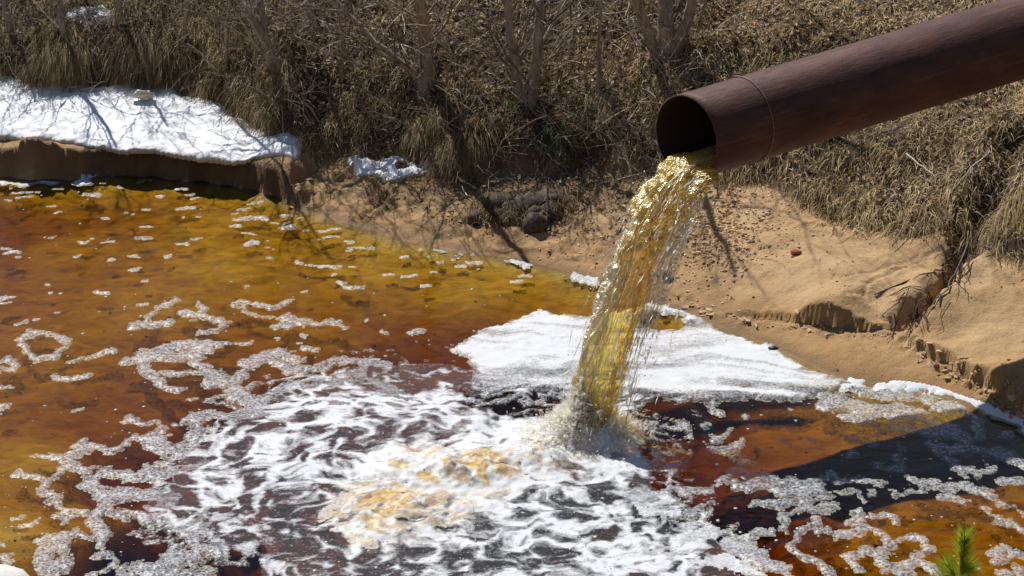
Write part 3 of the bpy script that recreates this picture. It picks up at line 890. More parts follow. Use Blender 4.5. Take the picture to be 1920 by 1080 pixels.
# ------------------------------------------------------------------ foam
fx = np.arange(-5.3, 5.3, 0.0105)
fy = np.concatenate([np.arange(10.3, 14.0, 0.0135), np.arange(14.0, 18.8, 0.019)])
FX, FY = np.meshgrid(fx, fy)
SD = np.full(FX.shape, -1.0)
DN = np.zeros(FX.shape)
WPX = FX + 0.07 * fbm(FX * 5, FY * 5, 131, 3) + 0.03 * fbm(FX * 19, FY * 21, 132, 3)
WPY = FY + 0.09 * fbm(FX * 5, FY * 5, 133, 3) + 0.04 * fbm(FX * 19, FY * 21, 134, 3)
def stamp(px, hw, dens, wig=1.0, ys=1.0):
    """a traced streak of foam laid on the water: px points, half width in photo pixels"""
    P = Wz(px)[:, :2]
    w = hw / (FPX / np.hypot(P[:, 1].mean(), CAM_H))
    x0, x1 = P[:, 0].min() - w - 0.2, P[:, 0].max() + w + 0.2
    y0, y1 = P[:, 1].min() - w * 2.2 - 0.2, P[:, 1].max() + w * 2.2 + 0.2
    i0, i1 = np.searchsorted(fx, [x0, x1])
    j0, j1 = np.searchsorted(fy, [y0, y1])
    if i1 <= i0 or j1 <= j0:
        return
    sl = (slice(j0, j1), slice(i0, i1))
    X, Y = WPX[sl] * wig + FX[sl] * (1 - wig), WPY[sl] * wig + FY[sl] * (1 - wig)
    k = 1.0 / (1.95 * ys)
    Ps = P * np.array([1, k])
    d = w - poly_dist(X, Y * k, Ps)
    d = d + 0.9 * min(w, 0.07) * fbm(FX[sl] * 8, FY[sl] * 7, 135, 4, 0.6)
    up = d > SD[sl]
    SD[sl] = np.where(up, d, SD[sl])
    DN[sl] = np.where(up, dens, DN[sl])
def Z(pts, ox, oy, k):
    return [(ox + x * k, oy + y * k) for x, y in pts]
L7 = dict(ox=0, oy=560, k=800 / 1662)
L8 = dict(ox=1200, oy=640, k=720 / 1767)
left_str = [
 ([(105,130),(190,130),(250,170),(215,215),(160,235),(100,195),(85,165),(105,130)],17),([(275,240),(350,215),(435,205)],14),([(195,305),(260,310),(345,288)],13),
 ([(5,255),(40,262)],22),([(0,345),(40,345)],13),([(0,412),(40,412)],13),([(300,440),(340,440)],9),([(530,100),(600,95),(650,100)],15),([(590,80),(615,35),(670,5)],20),
 ([(700,60),(760,55),(785,5)],20),([(770,55),(840,75),(875,100),(850,125),(780,130)],15),([(930,5),(980,22),(1060,28),(1110,10)],10),([(930,20),(980,60),(1060,70)],8),
 ([(1060,108),(1120,100),(1170,75),(1220,88),(1340,75)],13),([(1130,70),(1180,95)],22),([(1300,85),(1355,115)],9),([(880,168),(970,170)],11),([(1175,192),(1215,192)],13),([(1475,125),(1495,125)],11),([(1600,125),(1625,127)],17),
 ([(490,240),(560,230),(640,195),(760,175),(850,180)],24),([(560,205),(700,215),(800,200)],26),([(560,240),(590,290),(640,335),(700,350)],17),([(620,288),(720,292),(790,290)],12),
 ([(760,240),(820,300),(880,330),(930,300),(960,250),(1010,230),(1090,215),(1150,235)],22),([(800,270),(820,340)],26),([(1060,250),(1110,280),(1200,275),(1280,250),(1400,240),(1500,260)],18),
 ([(1500,260),(1560,310),(1640,340)],13),([(930,310),(900,370),(800,392)],14),([(910,360),(1000,400),(980,430)],36),([(1050,375),(1120,350),(1200,350),(1270,330),(1390,330),(1420,300),(1400,260)],19),
 ([(1400,300),(1480,350),(1600,400),(1662,420)],34),([(1220,400),(1330,410),(1430,400)],22),
 ([(740,470),(830,440),(900,460),(1000,440),(1100,450),(1200,440)],22),([(780,480),(780,530),(740,580),(660,590),(590,550),(540,540)],30),([(500,460),(550,480),(620,480),(620,520),(560,540)],13),
 ([(530,545),(470,580),(420,590),(340,565),(300,572)],12),([(320,560),(320,600),(280,620),(260,660),(340,665)],21),([(140,605),(230,620),(260,640)],12),([(240,660),(220,690),(170,720),(80,680)],13),
 ([(170,730),(200,790),(250,830),(310,830)],18),([(230,870),(285,850)],9),([(735,385),(745,385)],9),([(685,487),(695,487)],8),
 ([(400,670),(500,690),(560,680),(650,690),(800,650),(900,640)],23),([(345,720),(390,750),(480,760),(600,770),(680,790)],36),([(380,800),(430,820),(500,840)],28),([(360,850),(390,900),(400,950)],26),
 ([(150,940),(230,940),(330,920),(390,900)],20),([(160,980),(200,1030),(280,1040)],32),([(240,960),(250,1000)],22),([(390,1000),(450,990),(430,1040),(350,1070)],18),([(480,1030),(600,1040),(700,1000),(760,1010)],24),
 ([(500,1062),(700,1062),(850,1062)],24),([(580,850),(640,880),(720,880),(800,890)],22),([(690,800),(660,840),(560,850)],14),([(620,650),(690,630)],11),([(700,900),(740,950),(860,990)],22),
 ([(45,850),(75,842)],10),([(75,885),(145,858)],10),([(10,955),(40,960)],10),([(0,1002),(30,1005)],14),([(520,915),(535,915)],9)]
right_str = [
 ([(840,272),(1000,300),(1100,330),(1200,330),(1300,350),(1450,400)],42),([(1000,230),(1200,240),(1330,262),(1450,315),(1560,372),(1560,420)],30),([(940,350),(1060,370)],25),
 ([(1150,400),(1300,400),(1500,440)],22),([(1320,470),(1400,530),(1450,590),(1600,590)],24),([(1400,485),(1550,485),(1680,520),(1766,565)],34),([(1680,430),(1700,432)],22),
 ([(1105,430),(1135,432)],15),([(940,440),(1000,450),(1070,470)],13),([(970,520),(990,522)],15),([(1190,490),(1170,540),(1215,540),(1180,580)],15),([(1080,570),(1180,580)],14),
 ([(330,440),(400,432),(430,400)],15),([(340,490),(420,500),(480,450)],16),([(430,500),(480,560)],22),
 ([(380,640),(450,600),(560,610),(650,640),(760,640),(880,600),(910,650),(1000,640),(1120,655)],20),([(480,655),(600,660),(700,690),(850,680)],38),([(520,740),(650,750),(740,740),(880,720)],22),
 ([(620,800),(700,800),(820,762),(930,760)],14),([(650,820),(680,855)],12),([(920,710),(1000,700),(1040,740)],13),
 ([(1190,700),(1290,680),(1300,650),(1250,620)],15),([(1300,650),(1400,670),(1500,650),(1600,700)],22),([(1380,710),(1480,725)],14),([(1640,645),(1766,640)],26),([(1625,740),(1650,742)],17),([(1065,705),(1085,705)],9),
 ([(1570,770),(1640,822),(1700,850),(1766,885)],20),([(1710,770),(1766,800)],15),
 ([(960,830),(1010,785),(1000,860),(1100,890),(1130,930)],18),([(1070,810),(1150,800),(1200,840)],17),([(720,900),(800,830),(830,870),(900,890),(1010,880)],20),([(700,960),(760,990),(830,1040),(880,1075)],22),
 ([(720,900),(690,950),(720,970)],20),([(940,975),(1040,960),(1130,980),(1190,905),(1270,890),(1310,950),(1270,985)],19),([(960,1000),(1000,1050)],25),([(1100,1015),(1200,1020),(1300,1000),(1390,1055)],24),([(1130,1055),(1250,1060)],18),
 ([(1640,1000),(1700,955),(1766,985)],24),([(1640,1050),(1720,1045),(1766,1065)],22),
 ([(345,285),(365,310)],24),([(300,382),(320,382)],11),([(488,335),(502,337)],12),([(700,297),(712,297)],8),([(890,403),(910,403)],10),([(650,460),(685,475)],11),([(755,437),(775,437)],8),([(745,477),(757,477)],8),([(875,435),(885,435)],7),([(410,848),(450,842)],10)]
for pts, hw in left_str:
    stamp(Z(pts, **L7), hw * L7['k'] * 0.86, 0.31)
for pts, hw in right_str:
    stamp(Z(pts, **L8), hw * L8['k'] * 0.88, 0.31)
for pts, hw, dn in [([(0,780),(60,800),(160,800)],24,.6),([(300,830),(320,880),(240,930),(140,980),(0,960)],36,.6),([(330,890),(420,880),(500,920),(560,890),(630,860)],14,.4),
                    ([(400,930),(500,970),(600,1030),(700,1060)],28,.45),([(200,1045),(400,1015),(560,1065)],26,.7)]:
    stamp(Z(pts, **L8), hw * L8['k'], dn)
# traced little floats, upper left (zoom of 0..700 x 280..680)
L1 = dict(ox=0, oy=280, k=700 / 1890)
small = [(930,200,32,9),(960,228,22,7),(970,250,20,6),(805,237,24,9),(465,222,48,12),(455,168,30,7),(535,172,16,6),(605,185,16,8),(685,172,16,6),(730,158,20,6),(745,305,20,8),(950,292,50,12),(1290,272,38,10),(1235,298,32,9),
 (1200,318,22,7),(1270,348,98,11),(1190,380,30,12),(1270,425,42,9),(1455,330,34,11),(1405,368,22,7),(1460,370,24,7),(1460,392,36,14),(1555,405,18,9),(1535,345,14,6),(1660,405,44,8),(1680,438,26,7),(1640,452,12,5),
 (1785,462,30,8),(1820,490,58,11),(1775,505,26,9),(1285,478,28,18),(1358,500,16,8),(1360,545,16,7),(1530,565,30,9),(1600,578,30,7),(1680,588,65,13),(1800,592,16,6),(1680,627,16,7),(1735,670,40,18),(1790,688,55,16),
 (120,242,44,11),(100,213,26,9),(175,212,38,7),(290,210,26,9),(255,285,28,7),(300,318,22,12),(30,258,16,6),(60,194,10,5),(530,347,22,8),(630,322,12,5),(660,332,12,5),(735,397,32,8),(730,447,44,11),(430,462,32,11),(550,467,28,9),
 (255,435,26,6),(485,437,10,5),(915,470,32,10),(1005,452,30,8),(930,340,14,6),(990,340,14,6),(30,495,26,5),(75,510,30,8),(100,538,18,6),(395,533,24,8),(540,563,20,10),(690,537,24,6),(842,542,22,13),(675,600,24,8),(725,655,20,9),
 (240,685,16,7),(245,718,18,9),(510,718,40,17),(320,720,10,6),(40,750,36,12),(30,775,18,7),(720,773,26,11),(290,830,14,7),(172,862,14,8),(108,876,20,8),(1250,685,12,5),(1525,708,12,5),(910,917,8,4),(1833,862,16,10),(1410,957,12,5),
 (1538,940,14,4),(1515,970,14,5)]
for x, y, a, b in small:
    stamp(Z([(x - max(a - b, 1), y + rng.normal(0, 1.5)), (x + max(a - b, 1), y + rng.normal(0, 1.5))], **L1), b * 0.92 * L1['k'], 0.42, 0.8, 0.75)
L4 = dict(ox=500, oy=260, k=500 / 1920)
for x, y, a, b in [(1240,795,36,11),(1010,835,28,11),(1395,818,22,9),(1475,815,20,8),(1235,880,24,14),(1365,912,42,12),(1480,895,75,15),(1150,842,20,8),(885,968,26,9),(1020,985,70,17),(1200,965,16,8),(1140,1052,44,14),(1775,1027,42,16),
                   (1860,988,44,11),(1750,875,50,11),(1870,905,55,15),(470,967,22,10),(640,917,26,9),(1330,865,12,6),(1095,800,10,5)]:
    stamp(Z([(x - max(a - b, 1), y), (x + max(a - b, 1), y + rng.normal(0, 3))], **L4), b * 0.95 * L4['k'], 0.45, 0.8, 0.75)
# white strip along the sandy shore
stamp([(1640, 728), (1700, 722), (1760, 732), (1820, 752), (1870, 778), (1925, 806), (1990, 838)], 9, 0.97, 0.5)
stamp([(1540, 712), (1580, 722), (1612, 722)], 10, 0.9, 0.7)
stamp([(150, 337), (170, 331)], 8, 0.9)
stamp([(0, 338), (60, 345), (110, 343)], 4, 0.8)
stamp([(960, 490), (1000, 497)], 4, .8)
stamp([(1080, 515), (1120, 526)], 6, .6)
# churned water round the landing
AM = np.zeros(FX.shape)
for u, v, r, a in [(1120,815,120,1.),(1010,825,130,.92),(900,800,130,.80),(800,775,120,.72),(700,765,110,.62),(600,790,110,.56),(500,850,110,.58),(420,890,90,.52),(560,890,110,.5),(640,985,130,.60),(770,880,120,.85),(870,930,120,.85),(980,960,130,.70),
                   (1100,960,100,.55),(1000,1050,150,.62),(820,1050,150,.60),(620,1060,120,.55),(1180,1040,100,.55),(1280,1065,90,.55),(350,950,80,.42),(700,940,120,.8),(480,960,90,.42),(1180,880,80,.38),(1230,920,70,.3),(720,1000,120,.7)]:
    c = on_z(np.array(float(u)), np.array(float(v)))
    rx = r / (FPX / np.hypot(c[1], CAM_H))
    AM = np.maximum(AM, a * np.exp(-((((FX - c[0]) / rx) ** 2 + ((FY - c[1]) / (rx * 1.5)) ** 2) / 1.3) ** 1.6))
for px_, am_ in (([(850, 728), (880, 738), (950, 738), (1010, 740), (1065, 742), (1062, 788), (1010, 792), (950, 780), (880, 764)], 0.95), ([(1180, 760), (1300, 755), (1320, 800), (1330, 900), (1290, 950), (1220, 900), (1200, 830)], 0.8),
                ([(200, 980), (290, 960), (340, 1000), (320, 1045), (230, 1040)], 0.8)):
    AM *= 1 - am_ * sstep(-0.07, 0.05, poly_sd(WPX, WPY, Wz(px_)[:, :2]))
cc = on_z(np.array(880.0), np.array(880.0))
rx_, ry_ = FX - cc[0], FY - cc[1]
an = np.arctan2(ry_, rx_)
rr = np.hypot(rx_, ry_)
qx = FX + 0.22 * fbm(FX * 1.6, FY * 1.9, 141, 3) + 0.10 * fbm(FX * 5, FY * 5, 142, 3)
qy = FY + 0.22 * fbm(FX * 1.6, FY * 1.9, 143, 3) + 0.10 * fbm(FX * 5, FY * 5, 144, 3)
an2 = np.arctan2(-(qy - cc[1]) * 1.5, -(qx - cc[0]))
rq = np.hypot(qx - cc[0], (qy - cc[1]) * 1.5)
f1_, f2_ = worley(rq * 4.6 + 7, an2 * 2.6 + 0.5 * fbm(FX, FY, 149, 2), 145)
g1_, g2_ = worley(qx * 8.5 + 3, qy * 12, 146)
c1_, c2_ = worley(qx * 4.2 + 5, qy * 4.6, 155)
lace = 0.8 * (f2_ - f1_) + 1.3 * (c2_ - c1_) + 0.7 * (g2_ - g1_) + 0.9 * fbm(rq * 3.4, an2 * 2.2, 147, 5, 0.6) + 0.5 * fbm(FX * 1.3, FY * 1.6, 150, 2) + 0.6 * fbm(qx * 14, qy * 18, 148, 3)
sel = AM > 0.02
vals = np.sort(lace[sel][::37])
nn = np.searchsorted(vals, lace) / len(vals)
sdc = (AM - nn + 0.16) * 0.10
sdc = np.where(AM > 0.02, sdc, -1)
film = (AM > 0.26)
sdc = np.where(film, np.maximum(sdc, 0.05 * (AM - 0.26) + 0.002), sdc)
up = sdc > SD
SD = np.where(up, sdc, SD)
DN = np.where(up, np.clip(0.30 + 1.15 * (AM - nn) + 0.22 * AM, np.where(film, 0.05 + 0.14 * np.clip(AM - 0.26, 0, 0.6), 0.04), 0.92), DN)
rland = np.hypot(FX - LAND[0] - 0.03, (FY - LAND[1]) * 1.1)
SD = np.where(rland < 0.42, np.maximum(SD, 0.1 * (0.36 - rland) + 0.03 * fbm(FX * 9, FY * 9, 152, 3)), SD)
DN = np.where((rland < 0.42) & (SD > 0), np.maximum(DN, 0.97 * np.exp(-(rland / 0.37) ** 6)), DN)
amber = np.zeros(FX.shape)
for u, v, r, a in [(790,880,70,1.),(905,885,70,.95),(730,945,90,.9),(700,990,60,.6),(830,960,70,.6),(980,850,60,.5),(640,970,50,.5),(1060,840,60,.35),(1110,810,50,.35)]:
    c = on_z(np.array(float(u)), np.array(float(v)))
    rx = r / (FPX / np.hypot(c[1], CAM_H))
    amber = np.maximum(amber, a * np.exp(-(((FX - c[0]) / rx) ** 2 + ((FY - c[1]) / (rx * 1.3)) ** 2) ** 1.3))
str_ = 1 - np.abs(fbm(qx * 4, qy * 7, 151, 4))
amber = amber * (1 - 0.9 * sstep(0.80, 0.93, str_)) * (1 - 0.85 * sstep(0.5, 0.15, nn))
SD = np.where(amber > 0.25, np.maximum(SD, 0.03 * (amber - 0.25) + 0.004), SD)
DN = np.where(amber > 0.25, np.maximum(DN, 0.62), DN)
# the dense mat behind the stream
mat_px = [(850,656),(872,641),(898,622),(945,606),(1000,592),(1010,580),(1030,586),(1062,592),(1110,590),(1160,584),(1205,572),(1240,572),(1290,588),(1330,614),(1372,632),(1410,640),(1456,650),(1478,668),(1508,690),(1550,700),(1590,716),(1606,722),
          (1560,735),(1530,742),(1450,750),(1385,744),(1340,756),(1250,750),(1200,742),(1150,746),(1100,738),(1040,738),(990,728),(960,733),(910,738),(886,722),(892,700),(880,680),(888,670),(868,662)]
mp = Wz(mat_px)[:, :2]
msd = poly_sd(FX + 0.9 * (WPX - FX), FY + 0.9 * (WPY - FY), mp) + 0.02 * fbm(FX * 22, FY * 22, 174, 3)
hole = poly_sd(WPX, WPY, Wz([(1195, 590), (1240, 585), (1285, 594), (1290, 610), (1250, 621), (1205, 616)])[:, :2])
msd = np.minimum(msd, -hole)
is_mat = (msd > -0.006)
low = 1 - sstep(0.0, 0.42, FY - np.interp(FX, *np.array(sorted(Wz(mat_px[21:36])[:, :2].tolist())).T))
swl = fbm(FX * 1.5 + 1.0 * fbm(FX * 1.2, FY * 1.6, 171, 3), FY * 6.5 + 2.4 * fbm(FX * 1.2, FY * 1.4, 172, 3), 173, 5, 0.6)
mat_d = np.clip(0.82 - 0.36 * low - 0.45 * (1 - sstep(0, 0.07, msd)) + 0.75 * swl, 0.28, 1.0)
# geometry of the foam surface
dry = FY > ys_(FX) + 0.10
SD = np.where(dry, -1, SD)
SD = np.where((hole > 0) & (SD < 0.05), -1, SD)
b1, b2 = worley(FX / 0.034, FY / 0.034, 161)
dome = np.sqrt(np.maximum(0, 1 - (b1 / 0.75) ** 2))
def foam_z(sd, dn, thick):
    e = sstep(-0.004, 0.03, sd)
    return -0.006 + e * (0.008 + thick + 0.007 * dome * np.clip(1.0 - dn, 0, 1))
WZf = water_z(FX, FY)
lump = 0.009 * np.maximum(fbm(FX * 7, FY * 8, 162, 4), -0.3) * churn_(FX, FY)
ZF = WZf + foam_z(SD, DN, 0.002 + np.maximum(lump, -0.002))
ZF = np.where(AM > 0.15, WZf + 0.005 + 0.3 * lump, ZF)
ZM = WZf + foam_z(msd, mat_d, 0.012 + 0.006 * fbm(FX * 4, FY * 8, 163, 3))
# rides up on the wet sand at the shore
gnd = HT(FX.ravel(), FY.ravel()).reshape(FX.shape)
nearsh = (FY > ys_(FX) - 0.25) & (gnd < 0.05)
SD = np.where(gnd > 0.05, -1, SD)
msd = np.where(gnd > 0.06, -1, msd)
is_mat = is_mat & (msd > -0.5)
ZF = np.where(nearsh, np.maximum(ZF, gnd + 0.012 * sstep(-0.004, 0.02, SD) - 0.004), ZF)
ZM = np.where(nearsh, np.maximum(ZM, gnd + 0.018 * sstep(-0.004, 0.02, msd) - 0.004), ZM)
BUB = 1 - sstep(0.08, 0.4, AM)
BUB = np.where(msd > 0, 0.25 + 0.5 * low, BUB)
nr, nc = FX.shape
def foam_mesh(name, mask, Zs, dn, am, label=None, cat=None, group=None, kind=None):
    cells = mask[:-1, :-1] | mask[1:, :-1] | mask[:-1, 1:] | mask[1:, 1:]
    r, c = np.nonzero(cells)
    if len(r) == 0:
        return None
    q = np.stack([r * nc + c, r * nc + c + 1, (r + 1) * nc + c + 1, (r + 1) * nc + c], -1)
    ids, inv = np.unique(q, return_inverse=True)
    V = np.stack([FX.ravel()[ids], FY.ravel()[ids], Zs.ravel()[ids]], -1)
    o = mesh_obj(name, V, inv.reshape(-1, 4), M['foam'], None, True, {'dens': dn.ravel()[ids], 'amber': am.ravel()[ids], 'bub': BUB.ravel()[ids]})
    return tag(o, label, cat, group, kind)
foam_mesh('foam_mat', is_mat, ZM, mat_d, 0 * FX, 'thick smooth white foam mat lying behind the falling stream', 'foam')
fm = (SD > 0.0) & ~(msd > 0.0)
# label connected pieces of the rest
lab = np.zeros(fm.shape, np.int32)
from collections import deque
def flood(r, c, k):
    dq = deque([(r, c)])
    lab[r, c] = k
    while dq:
        a, b = dq.popleft()
        for a2, b2 in ((a + 1, b), (a - 1, b), (a, b + 1), (a, b - 1)):
            if 0 <= a2 < nr and 0 <= b2 < nc and fm[a2, b2] and lab[a2, b2] == 0:
                lab[a2, b2] = k
                dq.append((a2, b2))
def foam_pt(u, v):
    p = on_z(np.array(float(u)), np.array(float(v)))
    j, i = int(np.clip(np.searchsorted(fy, p[1]), 0, nr - 1)), int(np.clip(np.searchsorted(fx, p[0]), 0, nc - 1))
    best = None
    for dj in range(-9, 10):
        for di in range(-12, 13):
            a, b = j + dj, i + di
            if 0 <= a < nr and 0 <= b < nc and fm[a, b]:
                d = dj * dj + di * di
                if best is None or d < best[0]:
                    best = (d, a, b)
    return best
def zz(x, y, L):
    return Z([(x, y)], **L)[0]
rafts = [(zz(160, 232, L7), 'ring-shaped raft of bubbles with an open middle at left'), (zz(350, 215, L7), 'slanting finger of bubbles just right of the ring-shaped raft'),
         (zz(265, 308, L7), 'short bubble strip just below the ring-shaped raft'), (zz(615, 60, L7), 'hook-shaped bubble raft upper left on amber water'),
         (zz(840, 80, L7), 'wavy S-shaped bubble raft on amber water'), (zz(1170, 85, L7), 'bow-tie shaped bubble raft on amber shallows'),
         (zz(1000, 24, L7), 'thin looped bubble strip above the bow-tie shaped raft'), (zz(925, 168, L7), 'small oval bubble patch right of the S-shaped raft'),
         (zz(20, 258, L7), 'bubble patch at the left picture edge below the ring'), (zz(1735, 672, L1), 'compact bubble cluster on amber water left of the foam mat'),
         (zz(1650, 588, L1), 'narrow bubble streak above the compact bubble cluster'), (zz(600, 660, L8), 'broad bubble raft on dark water right of the splash'),
         (zz(1400, 670, L8), 'bubble raft lying at the right in the pipe shadow'), (zz(1640, 822, L8), 'slanting bubble strip above the pine sapling'),
         (zz(355, 298, L8), 'round bubble clump just below the white foam mat'), (zz(420, 500, L8), 'branched bubble clump on red-brown water right of the splash'),
         (zz(1000, 450, L8), 'wedge-shaped bubble patch on orange water at right'), (zz(1040, 960, L8), 'lacy bubble network in the lower right beside the pine'),
         (zz(1690, 1000, L8), 'bubble raft in the lower right corner behind the pine'), (zz(1200, 330, L8), 'wide lacy bubble sheet along the right sandy shore'),
         (zz(200, 790, L7), 'drooping bubble tail at lower left on amber water'), ((1490 + 0, 0), None)]
k = 0
for (u, v), lb in rafts:
    if lb is None:
        continue
    hit = foam_pt(u, v)
    if hit is None or lab[hit[1], hit[2]]:
        continue
    k += 1
    flood(hit[1], hit[2], k)
    if (lab == k).sum() > 45000:
        continue
    foam_mesh('bubble_raft', lab == k, ZF, DN, amber, lb, 'foam', 'bubble rafts drifting on the pond')
    fm_done = lab == k
    SD = np.where(fm_done, -2, SD)
hit = foam_pt(1010, 830)
if hit is not None and lab[hit[1], hit[2]] == 0:
    flood(hit[1], hit[2], 900)
rest = (SD > 0.0) & ~(msd > 0.0)
big = rest & ((lab == 900) | ((AM > 0.15) & (lab == 0)))
foam_mesh('churned_foam', big, ZF, DN, amber, 'lacy white and amber foam churned up where the stream lands', 'foam', None, 'stuff')
foam_mesh('foam_flecks', rest & ~big, ZF, DN, amber, 'small flecks of foam scattered over the amber pond', 'foam', None, 'stuff')
del WZf, lump, AM, lace, nn

nsp = 900
pu, pv = rng.random(nsp) * 1920, 345 + rng.random(nsp) ** 0.8 * 730
ps = on_z(pu, pv)
ps = ps[(ps[:, 1] < ys_(ps[:, 0]) - 0.06) & (poly_sd(ps[:, 0], ps[:, 1], mp) < 0)]
ps[:, 2] = water_z(ps[:, 0], ps[:, 1]) + 0.001
v, f = lumps(ps, 0.004 + 0.013 * rng.random(len(ps)) ** 2.5, ICO1, 0.3, 0.5)
o = mesh_obj('floating_bubbles', v, f, M['foam'], None, True, {'dens': np.full(len(v), 0.6), 'amber': np.zeros(len(v)), 'bub': np.ones(len(v))})
tag(o, 'single bubbles sprinkled over the pond between the rafts', 'bubbles', None, 'stuff')
# ------------------------------------------------------------------ snow
def snow_patch(name, px, thick, label, over=beach, step=0.02, seed=0, sink=0.012, group=None):
    P = np.array([px2f(u, v, over) for u, v in px])[:, :2]
    xs = np.arange(P[:, 0].min() - 0.1, P[:, 0].max() + 0.1, step)
    ys = np.arange(P[:, 1].min() - 0.1, P[:, 1].max() + 0.1, step)
    X, Y = np.meshgrid(xs, ys)
    sd = poly_sd(X + 0.05 * fbm(X * 5, Y * 5, 201 + seed, 4), Y + 0.05 * fbm(X * 5, Y * 5, 202 + seed, 4), P)
    e = np.sqrt(np.clip(sd / 0.07, 0, 1))
    base = over(X, Y) if over is beach else over(X.ravel(), Y.ravel()).reshape(X.shape)
    zt = base + thick * (0.25 + 0.75 * e) * (1 + 0.35 * fbm(X * 2, Y * 2.5, 203 + seed, 3)) + 0.030 * fbm(X * 7, Y * 9, 204 + seed, 5, 0.6)
    zb = base - sink
    mk = sd > 0
    cells = mk[:-1, :-1] & mk[1:, :-1] & mk[:-1, 1:] & mk[1:, 1:]
    r, c = np.nonzero(cells)
    n2 = X.shape[1]
    q = np.stack([r * n2 + c, r * n2 + c + 1, (r + 1) * n2 + c + 1, (r + 1) * n2 + c], -1)
    ids, inv = np.unique(q, return_inverse=True)
    q = inv.reshape(-1, 4)
    Vt = np.stack([X.ravel()[ids], Y.ravel()[ids], zt.ravel()[ids]], -1)
    Vb = np.stack([X.ravel()[ids], Y.ravel()[ids], zb.ravel()[ids]], -1)
    n = len(ids)
    ed = np.concatenate([q[:, [0, 1]], q[:, [1, 2]], q[:, [2, 3]], q[:, [3, 0]]])
    key = np.sort(ed, 1) @ np.array([n, 1])
    _, first, cnt = np.unique(key, return_index=True, return_counts=True)
    be = ed[first[cnt == 1]]
    skirt = np.stack([be[:, 1], be[:, 0], be[:, 0] + n, be[:, 1] + n], -1)
    eg = (1 - sstep(0.0, 0.035, sd.ravel()[ids]))
    return tag(mesh_obj(name, np.concatenate([Vt, Vb]), [q, q[:, ::-1] + n, skirt], M['snow'], None, True, {'edge': np.concatenate([eg, np.ones(n)])}), label, 'snow', group)
slab = [(-120, 146), (20, 146), (90, 172), (130, 162), (180, 172), (250, 160), (262, 146), (312, 144), (325, 170), (345, 184), (410, 190), (425, 210), (470, 232), (500, 260), (560, 264), (578, 276), (553, 306), (480, 299), (440, 308),
        (350, 301), (290, 288), (240, 290), (150, 274), (80, 266), (-120, 262)]
snow_patch('snow_slab', slab, 0.055, 'broad white slab of old snow overhanging the left bank', step=0.018)
snow_patch('snow_patch', [(655, 300), (668, 294), (700, 300), (715, 296), (735, 290), (758, 292), (770, 312), (790, 304), (818, 304), (822, 318), (800, 328), (770, 334), (735, 342), (700, 330), (660, 330)],
           0.05, 'ragged remnant of snow round a brown stone on the bank', over=HT, step=0.012, seed=3, group='snow remnants')
snow_patch('snow_patch', [(118, 30), (140, 16), (205, 22), (212, 48), (190, 56), (150, 52), (122, 46)], 0.06, 'small patch of snow high on the brushy bank at upper left', over=HT, step=0.012, seed=5, group='snow remnants')
cpt = on_z(np.array(-50.0), np.array(1112.0), 0.05)
V = ICO3[0] * np.array([0.42, 0.26, 0.17]) * (1 + 0.12 * fbm(ICO3[0][:, 0] * 3, ICO3[0][:, 1] * 3 + ICO3[0][:, 2] * 2, 209, 3))[:, None] + cpt
tag(mesh_obj('snow_mound', V, ICO3[1], M['snow'], None, True, {'edge': 0.5 * np.ones(len(V))}), 'cream-coloured mound of old snow in the lower left corner', 'snow')

